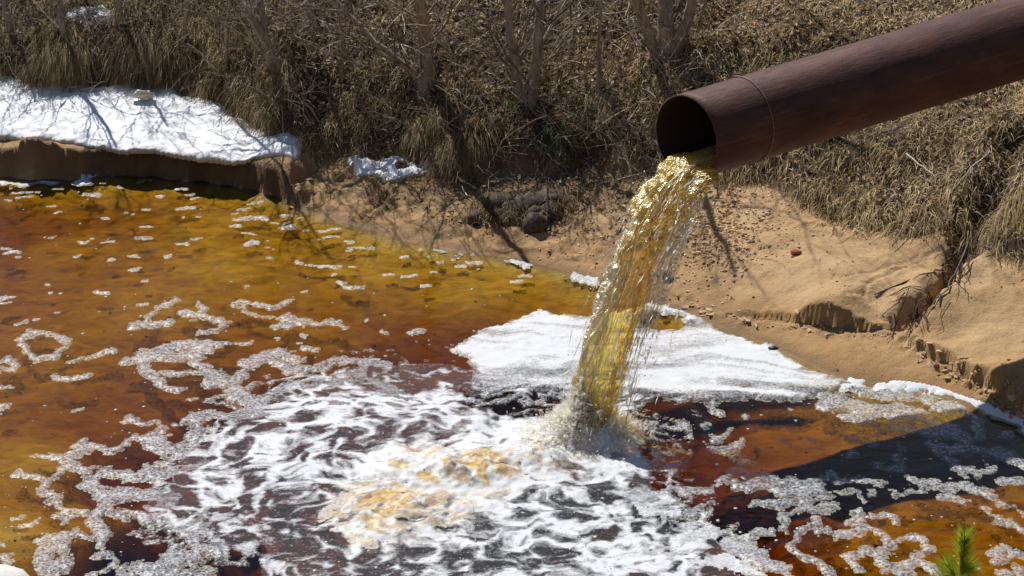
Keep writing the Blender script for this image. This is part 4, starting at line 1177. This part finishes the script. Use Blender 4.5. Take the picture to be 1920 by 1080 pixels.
# ------------------------------------------------------------------ trees
def poly_smooth(pts, n):
    pts = np.asarray(pts, float)
    t = np.linspace(0, 1, len(pts))
    tt = np.linspace(0, 1, n)
    out = np.stack([np.interp(tt, t, pts[:, i]) for i in range(3)], -1)
    for _ in range(2):
        out[1:-1] = 0.25 * out[:-2] + 0.5 * out[1:-1] + 0.25 * out[2:]
    return out
def branch(p, d, L, n=6, bend=0.35, lift=0.25):
    out = [p]
    dd = norm(np.array(d, float))
    for i in range(n - 1):
        dd = norm(dd + bend * rng.normal(0, 0.35, 3) + np.array([0, 0, lift / n]))
        out.append(out[-1] + dd * L / (n - 1))
    return np.array(out)
def make_tree(trunks, label, crown_n=11, group='bare trees on the far bank', name='bare_tree', blen=1.2):
    root = empty(name, trunks[0][0][0], label, 'tree', group)
    groups = {10: [], 4: [], 3: []}
    for k, (pts, r0) in enumerate(trunks):
        P = poly_smooth(pts, 14)
        P[1:-1] += rng.normal(0, 0.008, (12, 3))
        R = 1.4 * r0 * np.linspace(1.0, 0.30, 14) * (1 + 0.25 * np.exp(-np.arange(14) * 1.2))
        v, f = tubes(P[None], R[None], 10)
        mesh_obj('trunk', v, f, M['bark'], root)
        Ltot = np.linalg.norm(P[-1] - P[0])
        for i in range(crown_n):
            q = 0.12 + 0.88 * (i + rng.random()) / crown_n
            j = min(int(q * 13), 12)
            base = P[j] + (q * 13 - j) * (P[j + 1] - P[j])
            az = rng.random() * 2 * np.pi
            d = np.array([math.cos(az), math.sin(az) * 0.9, 0.5 + 0.7 * rng.random()])
            L = blen * (0.5 + 0.8 * rng.random()) * (1.15 - 0.5 * q)
            b = branch(base, d, L)
            groups[4].append((b, 0.26 * r0 * (1.2 - q * 0.6) * np.linspace(1, 0.3, 6)))
            for _ in range(5):
                jj = rng.integers(1, 6)
                d2 = norm(b[jj] - b[jj - 1]) + rng.normal(0, 0.6, 3)
                b2 = branch(b[jj], d2, L * (0.3 + 0.4 * rng.random()))
                groups[3].append((b2, 0.0055 * np.linspace(1, 0.4, 6)))
                for _ in range(3):
                    j3 = rng.integers(1, 6)
                    d3 = norm(b2[j3] - b2[j3 - 1]) + rng.normal(0, 0.6, 3)
                    groups[3].append((branch(b2[j3], d3, L * (0.15 + 0.2 * rng.random())), 0.0034 * np.linspace(1, 0.5, 6)))
    acc = Acc()
    for sd, lst in ((5, groups[4]), (3, groups[3])):
        if lst:
            v, f = tubes(np.array([a for a, _ in lst]), np.array([b for _, b in lst]), sd)
            acc.add(v, f, np.repeat(0.25 + 0.6 * rng.random(len(lst)), 6 * sd))
    acc.build('crown', M['twig'], root)
    return root
def trunk_px(px, top, hscale=1.0):
    """trace from base upwards; the trunk stands in the plane through its base"""
    b = pxT(*px[0])
    pts = [b - np.array([0, 0, 0.08])]
    for i, (u, v) in enumerate(px[1:]):
        pts.append(at_y(np.array(float(u)), np.array(float(v)), b[1] + 0.04 * (i + 1) * rng.normal(0, 1)))
    d = norm(pts[-1] - pts[-2]) * np.array([0.6, 0.6, 1])
    while pts[-1][2] < b[2] + top:
        d = norm(d + rng.normal(0, 0.10, 3) + np.array([0, 0, 0.08]))
        pts.append(pts[-1] + d * 0.55)
    return pts
trees = [
 ([([(524, 140), (505, 90), (478, 40), (458, 0)], .042, 1.3), ([(512, 138), (500, 80), (494, 40), (488, 0)], .034, 1.2)], 'thin twin-stemmed bare tree above the right end of the snow slab', 9),
 ([([(800, 168), (803, 120), (795, 60), (789, 0)], .062, 1.5), ([(793, 150), (770, 125), (735, 108), (700, 80)], .030, 1.3)], 'bare tree with a low side branch reaching left, mid bank', 10),
 ([([(980, 195), (972, 150), (958, 80), (948, 0)], .052, 1.5), ([(990, 195), (1003, 140), (1006, 70), (1014, 0)], .052, 1.6)], 'V-shaped bare tree with two thick trunks left of the pipe', 10),
 ([([(1246, 92), (1250, 50), (1246, 0)], .070, 1.9), ([(1238, 98), (1212, 60), (1192, 0)], .042, 2.6), ([(1255, 98), (1282, 60), (1302, 0)], .045, 2.6)], 'bare tree with three spreading trunks just behind the pipe mouth', 8),
 ([([(118, 88), (116, 40), (112, 0)], .030, 1.1)], 'slim bare tree beside the small upper left snow patch', 9),
 ([([(226, 62), (226, 30), (222, 0)], .028, 1.1)], 'slim bare tree just right of the small upper left snow patch', 9),
 ([([(20, 70), (14, 30), (8, 0)], .026, 1.1)], 'leftmost slim bare tree on the far bank', 9),
 ([([(588, 112), (586, 60), (582, 0)], .020, 1.5)], 'thin upright sapling between the twin-stemmed tree and the low-branched tree', 6),
 ([([(642, 150), (640, 70), (636, 0)], .017, 1.4)], 'second thin sapling left of the low-branched tree', 6),
 ([([(1124, 180), (1122, 100), (1126, 0)], .018, 1.8)], 'thin pale sapling right of the V-shaped tree', 6),
 ([([(425, 150), (424, 80), (430, 0)], .016, 1.6)], 'thin sapling over the middle of the snow slab', 6),
 ([([(340, 90), (345, 40), (352, 0)], .018, 2.8)], 'thin sapling high above the snow slab between slim trees', 6),
]
for specs, lb, cn in trees:
    make_tree([(trunk_px(px, top), r) for px, r, top in specs], lb, cn)
# trees above the frame whose branches throw shadows on snow and sand
for x, y, hgt, lb_ in [(-6.6, 21.2, 3.2, 'slim bare tree far left on the bank top, shadow crossing the snow slab'), (-5.1, 22.4, 3.4, 'slim bare tree on the bank top above the small snow patch'),
                       (-3.6, 22.2, 3.3, 'slim bare tree on the bank top above the middle of the snow slab'), (-2.2, 21.8, 2.4, 'slim bare tree on the bank top above the right end of the snow slab'),
                       (1.75, 18.5, 3.6, 'slim bare tree just right of the three-trunked tree behind the pipe mouth'), (2.7, 19.0, 3.6, 'slim bare tree on the slope above the middle of the pipe')]:
    z = ht1(x, y)
    pts = [np.array([x, y, z - 0.1])]
    d = np.array([0, 0, 1.0])
    while pts[-1][2] < z + hgt:
        d = norm(d + rng.normal(0, 0.1, 3) + np.array([0, 0, 0.1]))
        pts.append(pts[-1] + d * 0.5)
    make_tree([(pts, 0.010)], lb_, 11)

# ------------------------------------------------------------------ brush, grass, leaves on the far bank
def bank_pts(N, u0, u1, t0, t1, power=1.0):
    """random points on the far bank: across the frame, t metres behind its foot"""
    X = rng.uniform(u0, u1, N)
    t = t0 + (t1 - t0) * rng.random(N) ** power
    Y = yf_(X) + t
    return X, Y, HT(X, Y)
def blades(X, Y, Zg, L, W, dirs, droop, tint, nseg=3):
    """curved tapering grass blades"""
    N = len(X)
    p = np.stack([X, Y, Zg], -1)
    d = norm(dirs)
    side = norm(np.cross(d, rng.normal(0, 1, (N, 3)))) * W[:, None]
    u = np.linspace(0, 1, nseg + 1)
    C = p[:, None] + d[:, None] * (L[:, None] * u)[..., None] + (droop * L)[:, None, None] * (u ** 2)[None, :, None] * np.array([0, -0.25, -1.0])
    wd = np.array([1.0, 0.85, 0.55, 0.0])[None, :nseg, None] if nseg == 3 else np.linspace(1, 0.3, nseg)[None, :, None]
    Lf = C[:, :nseg] - side[:, None] * wd
    Rt = C[:, :nseg] + side[:, None] * wd
    V = np.concatenate([np.stack([Lf, Rt], 2).reshape(N, 2 * nseg, 3), C[:, nseg:]], 1)
    k = 2 * nseg + 1
    off = (np.arange(N) * k)[:, None]
    Q = np.concatenate([off + np.array([[2 * i, 2 * i + 1, 2 * i + 3, 2 * i + 2]]) for i in range(nseg - 1)])
    Tt = off + np.array([[2 * nseg - 2, 2 * nseg - 1, 2 * nseg]])
    return V.reshape(-1, 3), [Q, Tt], np.repeat(tint, k)
ga = Acc()
def grass(N, u0, u1, t0, t1, L, tint, down, droop=0.6, clump=None, width=0.0035, power=1.0, wild=0.35):
    if clump:
        cx, cy, _ = bank_pts(clump, u0, u1, t0, t1, power)
        ci = rng.integers(0, clump, N)
        X = cx[ci] + rng.normal(0, 0.07, N)
        Y = cy[ci] + rng.normal(0, 0.06, N)
        tn = (rng.normal(0, 0.10, clump))[ci]
        aim = rng.normal(0, 0.35, clump)[ci]
    else:
        X, Y, _ = bank_pts(N, u0, u1, t0, t1, power)
        tn, aim = 0.25 * fbm(X * 1.5, Y * 1.5, 221, 3), 0.6 * fbm(X * 1.1, Y * 1.1, 222, 3)
    Zg = HT(X, Y)
    dirs = np.stack([aim + rng.normal(0, wild, N), -down + rng.normal(0, 0.8 * wild, N), 0.6 + rng.normal(0, 0.25, N)], -1)
    ln = L * (0.5 + 0.8 * rng.random(N))
    v, f, t = blades(X, Y, Zg - 0.01, ln, width * (0.6 + 0.9 * rng.random(N)), dirs, droop * (0.6 + 0.8 * rng.random(N)), np.clip(tint + tn + 0.45 * fbm(X * 1.0, Y * 1.2, 232, 4) + rng.normal(0, 0.15, N), 0.02, 1))
    ga.add(v, f, t)
# right-hand slope: pale matted straw
grass(40000, 1.2, 5.2, 0.0, 5.5, 0.15, 0.74, 0.6, 0.9, wild=1.1)
grass(20000, 1.4, 5.2, 0.02, 4.6, 0.18, 0.82, 0.7, 1.0, 380, wild=1.0)
grass(2600, 2.2, 5.2, -0.02, 0.5, 0.20, 0.58, 0.8, 1.0, 50, wild=0.9)
# middle
grass(9000, -2.6, 1.6, 0.0, 1.2, 0.20, 0.46, 0.7, 0.9, 130, wild=0.6)
grass(9000, -2.6, 2.0, 0.5, 5.0, 0.17, 0.62, 0.7, 0.9, 200, wild=0.8)
# left, drooping over the snow
grass(15000, -5.8, -2.3, 0.0, 1.0, 0.30, 0.50, 0.8, 1.0, 120, wild=0.5)
grass(12000, -6.0, -2.3, 0.5, 5.0, 0.22, 0.58, 0.7, 0.9, 170, wild=0.6)
tag(ga.build('dry_grass', M['grass'], None, True), 'matted dry straw-coloured grass covering the far bank', 'grass', None, 'stuff')

def leaves(N, u0, u1, t0, t1, size=0.028):
    X, Y, Zg = bank_pts(N, u0, u1, t0, t1)
    patch = fbm(X * 1.3, Y * 1.5, 231, 4)
    kp = (patch > -0.22) | (rng.random(N) < 0.3)
    X, Y, Zg, patch = X[kp], Y[kp], Zg[kp], patch[kp]
    N = len(X)
    nrm = norm(np.stack([rng.normal(0, 0.5, N), -0.45 + rng.normal(0, 0.5, N), np.ones(N)], -1))
    a = norm(np.cross(nrm, rng.normal(0, 1, (N, 3))))
    b = np.cross(nrm, a)
    s = size * (0.35 + 1.2 * rng.random(N) ** 1.6)[:, None]
    c = np.stack([X, Y, Zg + 0.012 + 0.05 * rng.random(N) ** 2], -1)
    curl = nrm * s * (0.2 + 0.7 * rng.random(N))[:, None]
    V = np.stack([c - a * s * 1.4 + curl * 0.5, c - b * s * 0.7 - 0 * curl + curl * 0.6, c + a * s * 1.4 + curl * 0.6, c + b * s * 0.7 + curl * 0.6, c], 1)
    off = (np.arange(N) * 5)[:, None]
    F = np.concatenate([off + np.array([[0, 1, 4]]), off + np.array([[1, 2, 4]]), off + np.array([[2, 3, 4]]), off + np.array([[3, 0, 4]])])
    return V.reshape(-1, 3), F, np.repeat(np.clip(0.58 + 0.5 * patch + rng.normal(0, 0.24, N), 0, 1), 5)
la = Acc()
la.add(*leaves(24000, -6.0, 2.2, 0.3, 5.0, 0.025))
la.add(*leaves(9000, 1.0, 5.2, 0.1, 4.8, 0.022))
X, Y = rng.uniform(-1.4, 2.0, 2600), rng.random(2600)
Yl = ys_(X) + (yf_(X) - ys_(X)) * (0.35 + 0.7 * Y)
def leaves_at(X, Y, size):
    N = len(X)
    save = globals()['bank_pts']
    globals()['bank_pts'] = lambda *a, **k: (X, Y, HT(X, Y))
    out = leaves(N, 0, 0, 0, 0, size)
    globals()['bank_pts'] = save
    return out
la.add(*leaves_at(X, Yl, 0.016))
tag(la.build('leaf_litter', M['leaf'], None, False), 'brown curled fallen leaves littering the far bank', 'leaves', None, 'stuff')

# tangled bare brush
ba = Acc()
def brush(N, u0, u1, t0, t1, L, up=1.0, power=1.0, r=0.0032):
    X, Y, Zg = bank_pts(N, u0, u1, t0, t1, power)
    n = 7
    d = norm(np.stack([rng.normal(0, 0.55, N), -0.15 + rng.normal(0, 0.5, N), up * (0.35 + rng.random(N))], -1))
    P = [np.stack([X, Y, Zg - 0.02], -1)]
    ln = L * (0.4 + 0.9 * rng.random(N))
    for i in range(n - 1):
        d = norm(d + rng.normal(0, 0.16, (N, 3)) + np.array([0, -0.01, -0.05]))
        P.append(P[-1] + d * (ln / (n - 1))[:, None])
    P = np.stack(P, 1)
    R = (r * (0.6 + rng.random(N)))[:, None] * np.linspace(1, 0.35, n)[None]
    tn = np.clip(0.55 + rng.normal(0, 0.28, N), 0, 1)
    v, f = tubes(P, R, 3)
    ba.add(v, f, np.repeat(tn, n * 3))
    for k in range(3):
        j = rng.integers(1, n - 1, N)
        b = P[np.arange(N), j]
        d2 = norm(norm(P[np.arange(N), j + 1] - b) + rng.normal(0, 0.5, (N, 3)))
        Q = [b]
        l2 = ln * (0.2 + 0.35 * rng.random(N))
        for i in range(4):
            d2 = norm(d2 + rng.normal(0, 0.2, (N, 3)))
            Q.append(Q[-1] + d2 * (l2 / 4)[:, None])
        Q = np.stack(Q, 1)
        v, f = tubes(Q, (r * 0.6 * (0.6 + rng.random(N)))[:, None] * np.linspace(1, 0.4, 5)[None], 3)
        ba.add(v, f, np.repeat(tn, 15))
brush(1300, -5.8, 1.9, 0.1, 4.0, 0.8, 0.8, r=0.005)
brush(600, -5.8, 1.7, 0.1, 3.2, 0.55, 0.8, r=0.003)
brush(420, -5.8, 1.6, 0.0, 1.4, 0.6, 0.6)
brush(160, -5.8, -2.0, 0.8, 4.0, 1.3, 1.3)
brush(260, 1.6, 5.0, 0.1, 4.5, 0.45, 0.3, r=0.004)
brush(120, -2.5, 1.6, -0.05, 0.35, 0.6, 0.25)
tag(ba.build('bare_brush', M['twig'], None, True), 'tangle of thin bare twigs and stems over the far bank', 'brush', None, 'stuff')

# ------------------------------------------------------------------ single fallen branches, sticks, stones, clods
def stick(name, px, r, mat, label, lift=0.02, cat='stick', group=None):
    P = np.array([pxT(u, v) for u, v in px]) + np.array([0, 0, lift])
    P = poly_smooth(P, 9) + rng.normal(0, 0.004, (9, 3))
    v, f = tubes(P[None], (r * np.linspace(1, 0.45, 9))[None], 6)
    return tag(mesh_obj(name, v, f, M[mat]), label, cat, group)
stick('stick', [(864, 354), (871, 364), (877, 374)], 0.011, 'stick', 'short pale peeled stick beside the dark turf clod', 0.03)
stick('fallen_branch', [(832, 262), (880, 296), (930, 312), (992, 320)], 0.009, 'bark', 'long dead branch sloping down right above the turf clod', 0.16, 'branch', 'fallen branches')
stick('fallen_branch', [(962, 272), (945, 296), (930, 318), (916, 348)], 0.008, 'bark', 'dead branch crossing the long sloping one above the turf clod', 0.18, 'branch', 'fallen branches')
stick('fallen_branch', [(1696, 308), (1722, 328), (1752, 352)], 0.011, 'stick', 'pale bleached branch lying on the straw slope below the pipe', 0.10, 'branch', 'fallen branches')
stick('fallen_branch', [(1846, 312), (1810, 345), (1776, 388)], 0.008, 'stick', 'thin pale branch slanting beside the dark trench on the right slope', 0.10, 'branch', 'fallen branches')
stick('fallen_branch', [(1724, 372), (1706, 410), (1672, 470)], 0.010, 'bark', 'grey stem leaning down onto the sand at the slope foot', 0.05, 'branch', 'fallen branches')
stick('fallen_branch', [(1150, 345), (1190, 335), (1222, 322)], 0.012, 'bark', 'dark stick on the soil left of the pipe mouth', 0.03, 'branch', 'fallen branches')
stick('root', [(1830, 430), (1800, 470), (1770, 505), (1700, 530), (1640, 556)], 0.013, 'dark', 'long dark root trailing from the slope across the sand', 0.015, 'root', 'roots in the gully')
stick('root', [(1822, 440), (1800, 500), (1780, 540), (1758, 570)], 0.012, 'dark', 'dark root hanging down inside the sandy gully', 0.03, 'root', 'roots in the gully')
da = Acc()
for E, n in ((grooves[6][0], 70), (grooves[0][0], 60)):
    seg = rng.integers(0, len(E) - 1, n)
    t = rng.random(n)[:, None]
    b0 = E[seg] * (1 - t) + E[seg + 1] * t + rng.normal(0, 0.07, (n, 2))
    d = norm(np.stack([-0.5 + rng.normal(0, 0.5, n), -1 + rng.normal(0, 0.5, n)], -1)) * (0.15 + 0.35 * rng.random(n))[:, None]
    uu = np.linspace(0, 1, 6)
    XY = b0[:, None] + d[:, None] * uu[None, :, None] + rng.normal(0, 0.012, (n, 6, 2))
    Zs_ = HT(XY[..., 0].ravel(), XY[..., 1].ravel()).reshape(n, 6) + 0.01 + 0.05 * rng.random((n, 1))
    v, f = tubes(np.concatenate([XY, Zs_[..., None]], -1), (0.003 + 0.005 * rng.random(n))[:, None] * np.linspace(1, 0.4, 6), 4)
    da.add(v, f, np.repeat(np.clip(rng.normal(0.25, 0.2, n), 0, 1), 24))
tag(da.build('gully_debris', M['twig']), 'dead stems and roots clogging the sandy gully at right', 'debris', None, 'stuff')
def lump_obj(name, c, size, mat, label, cat, seed, group=None, base=ICO3, rough=0.3):
    V0 = base[0]
    n = fbm(V0[:, 0] * 2.2 + seed, V0[:, 1] * 2.2 + V0[:, 2] * 1.7, seed, 4)
    V = V0 * (1 + rough * n)[:, None] * np.array(size) + np.asarray(c)
    return tag(mesh_obj(name, V, base[1], M[mat], None, rough < 0.45), label, cat, group)
p = pxT(752, 320)
lump_obj('stone', p + np.array([0, 0, 0.03]), (0.075, 0.06, 0.08), 'brown', 'brown stone sitting in the ragged snow remnant', 'stone', 3, 'single stones')
p = pxT(1492, 476)
lump_obj('brick_fragment', p + np.array([0, 0, 0.015]), (0.055, 0.03, 0.022), 'brick', 'red brick fragment on the edge of the sand fan', 'brick', 5)
p = pxT(1252, 524)
lump_obj('stone', p + np.array([0, 0, 0.03]), (0.055, 0.05, 0.055), 'dark', 'dark wet stone at the water edge right of the stream', 'stone', 9, 'single stones', ICO2, 0.5)
p = on_z(np.array(1450.0), np.array(652.0), 0.03)
lump_obj('driftwood_bit', p, (0.045, 0.02, 0.014), 'dark', 'small black bit of driftwood on the white foam edge', 'driftwood', 12, None, ICO2, 0.5)
p = pxT(270, 200)
lump_obj('snow_lump', p + np.array([0, 0, 0.13]), (0.11, 0.07, 0.05), 'stick', 'dirty ice lump lying on the snow slab', 'ice', 14, None, ICO2, 0.4)
# turf clod with its roots and grass
tc = pxT(985, 408)
turf = empty('turf_clod', tc, 'dark slumped turf clod with hanging grass on the middle beach', 'turf')
ca = Acc()
for k in range(40):
    q = tc + np.array([rng.normal(0, 0.19), rng.normal(0.03, 0.08), 0])
    q[2] = ht1(q[0], q[1]) + 0.03
    V0 = ICO2[0]
    ca.add(V0 * (1 + 0.45 * fbm(V0[:, 0] * 3 + k, V0[:, 1] * 3 + V0[:, 2] * 2, 31 + k, 3))[:, None] * np.array([0.12, 0.085, 0.11]) * (0.4 + 0.9 * rng.random()) + q, ICO2[1])
ca.build('soil_lump', M['turf'], turf)
N = 2600
X, Y = tc[0] + rng.normal(0, 0.22, N), tc[1] + rng.normal(0.06, 0.10, N)
tg = Acc()
v, f, t = blades(X, Y, HT(X, Y) + 0.09, 0.12 * (0.5 + rng.random(N)), 0.003 * np.ones(N), np.stack([rng.normal(0, 0.6, N), -0.7 + rng.normal(0, 0.4, N), 0.6 + rng.normal(0, 0.3, N)], -1), 0.9 * np.ones(N), np.clip(rng.normal(0.3, 0.16, N), 0, 1))
tg.add(v, f, t)
tg.build('hanging_grass', M['grass'], turf)
# drooping tussocks
def tussock(u, v, n, L, label, mat='grass', tint=0.45, sx=0.10, down=0.9, group='grass tussocks'):
    c = pxT(u, v)
    X, Y = c[0] + rng.normal(0, sx, n), c[1] + 0.05 + rng.normal(0, sx * 0.5, n)
    d = np.stack([(X - c[0]) / sx * 0.3 + rng.normal(0, 0.4, n), -down + rng.normal(0, 0.45, n), 0.75 + rng.normal(0, 0.35, n)], -1)
    a = Acc()
    v_, f_, t_ = blades(X, Y, HT(X, Y), L * (0.5 + 0.7 * rng.random(n)), 0.0032 * np.ones(n), d, 1.0 * np.ones(n), np.clip(rng.normal(tint, 0.18, n), 0, 1))
    a.add(v_, f_, t_)
    o = a.build('grass_tussock', M[mat])
    return tag(o, label, 'grass tussock', group)
tussock(860, 285, 1500, 0.34, 'brown drooping grass tussock left of the crossed dead branches', tint=0.42)
tussock(1890, 400, 1300, 0.34, 'large drooping straw tussock at the right edge above the sand', tint=0.6, sx=0.14)
tussock(965, 200, 500, 0.16, 'small green grass tuft at the foot of the V-shaped tree', 'green', 0.5, 0.06, 0.5)
tussock(800, 238, 900, 0.26, 'tan grass tussock below the low-branched tree', tint=0.62)
tussock(1040, 262, 700, 0.24, 'dull green grass tussock below the V-shaped tree', 'green', 0.3, 0.09, 0.7)
tussock(120, 105, 1500, 0.36, 'hanging grass tussock above the left end of the snow slab', tint=0.5, sx=0.13)
tussock(265, 95, 1600, 0.40, 'long hanging grass tussock above the middle of the snow slab', tint=0.42, sx=0.14)
# gravel, clods
N = 1500
cx = rng.uniform(0, 1, N)
pu = np.where(cx < 0.55, rng.normal(1345, 60, N), rng.uniform(820, 1500, N))
pv = np.where(cx < 0.55, rng.normal(450, 30, N), rng.uniform(340, 500, N))
P0 = on_z(pu, pv, 0.25)
ok = (P0[:, 1] > ys_(P0[:, 0]) + 0.1)
P0 = P0[ok]
P0[:, 2] = HT(P0[:, 0], P0[:, 1]) + 0.003
rs = 0.006 + 0.014 * rng.random(len(P0)) ** 2.5
v, f = lumps(P0, rs, ICO1, 0.35, 0.7)
o = mesh_obj('gravel', v, f, M['stone'], None, False, {'tint': np.repeat(np.clip(rng.normal(0.55, 0.22, len(P0)), 0, 1), len(ICO1[0]))})
tag(o, 'orange-brown gravel scattered on the beach beside the stream', 'gravel', None, 'stuff')
N = 1300
pu, pv = rng.uniform(1230, 1920, N), rng.uniform(440, 790, N)
P0 = np.array([on_z(np.array(a), np.array(b), 0.2) for a, b in zip(pu, pv)])
P0 = P0[(P0[:, 1] > ys_(P0[:, 0]) + 0.08) & (P0[:, 1] < yf_(P0[:, 0]) + 0.05)]
P0 = P0[vn(P0[:, 0] * 2.5, P0[:, 1] * 2.5, 301) > 0.42]
P0[:, 2] = HT(P0[:, 0], P0[:, 1]) + 0.001
v, f = lumps(P0, 0.003 + 0.009 * rng.random(len(P0)) ** 3, ICO1, 0.5, 0.5)
o = mesh_obj('sand_litter', v, f, M['leaf'], None, False, {'tint': np.repeat(np.clip(rng.normal(0.3, 0.25, len(P0)), 0, 1), len(ICO1[0]))})
tag(o, 'dark specks of bark and grit strewn on the right sand', 'litter', None, 'stuff')
ce_ = []
for E, n in ((U1e[:8], 260), (U2e[:7], 260)):
    seg = rng.integers(0, len(E) - 1, n)
    t = rng.random(n)[:, None]
    ce_.append(E[seg] * (1 - t) + E[seg + 1] * t + np.stack([rng.normal(0, 0.03, n), -0.06 + rng.normal(0, 0.035, n)], -1))
for gi in (1, 2, 3):
    E = grooves[gi][0]
    seg = rng.integers(0, len(E) - 1, 40)
    t = rng.random(40)[:, None]
    ce_.append(E[seg] * (1 - t) + E[seg + 1] * t + rng.normal(0, 0.05, (40, 2)))
ce_ = np.concatenate(ce_)
P0 = np.column_stack([ce_, HT(ce_[:, 0], ce_[:, 1])])
P0[:, 2] -= 0.004
v, f = lumps(P0, 0.006 + 0.024 * rng.random(len(P0)) ** 2.6, ICO1, 0.55, 0.6)
o = mesh_obj('sand_clods', v, f, M['clod'], None, False, {'tint': np.repeat(np.clip(rng.normal(0.5, 0.2, len(P0)), 0, 1), len(ICO1[0]))})
tag(o, 'crumbled sand clods along the foot of the little sand scarps', 'sand clods', None, 'stuff')

# ------------------------------------------------------------------ pine sapling on the near bank
tip = at_y(np.array(1808.0), np.array(994.0), 8.2)
zb = ht1(tip[0], tip[1])
pine = empty('pine_sapling', (tip[0], tip[1], zb), 'bright green pine sapling tip in the lower right corner', 'tree')
Pt = np.array([[tip[0] + 0.02, tip[1], zb - 0.05], [tip[0], tip[1], (zb + tip[2]) / 2], [tip[0], tip[1], tip[2] - 0.02]])
v, f = tubes(poly_smooth(Pt, 8)[None], np.linspace(0.014, 0.006, 8)[None], 8)
mesh_obj('trunk', v, f, M['bark'], pine)
na = Acc()
def needles(base, d, L, n, nl=0.095):
    u = rng.random(n)
    c = base + d * (u * L)[:, None]
    r = norm(rng.normal(0, 1, (n, 3)))
    r = norm(r - (r @ d)[:, None] * d)
    dirs = norm(r * (0.75 - 0.4 * u)[:, None] + d * 0.75)
    v, f, t = blades(c[:, 0], c[:, 1], c[:, 2], nl * (0.7 + 0.5 * rng.random(n)), 0.0013 * np.ones(n), dirs, 0.02 * np.ones(n), np.clip(rng.normal(0.55, 0.22, n), 0, 1))
    na.add(v, f, t)
up_ = np.array([0.03, 0, 1.0])
needles(tip - np.array([0, 0, 0.16]), up_ / np.linalg.norm(up_), 0.12, 520)
needles(tip - np.array([0, 0, 0.42]), up_ / np.linalg.norm(up_), 0.28, 500)
tb = Acc()
for k in range(9):
    az = k * 2.4
    hb_ = 0.24 + 0.04 * k
    b0 = tip - np.array([0, 0, hb_])
    d = norm(np.array([math.cos(az) * 0.75, math.sin(az) * 0.75, 0.75]))
    L = 0.05 + 0.03 * k
    needles(b0, d, L, 260)
    v, f = tubes(np.array([[b0, b0 + d * L * 0.5, b0 + d * L]]), np.array([[0.006, 0.005, 0.003]]), 5)
    tb.add(v, f)
tb.build('branches', M['bark'], pine)
na.build('needles', M['needle'], pine)
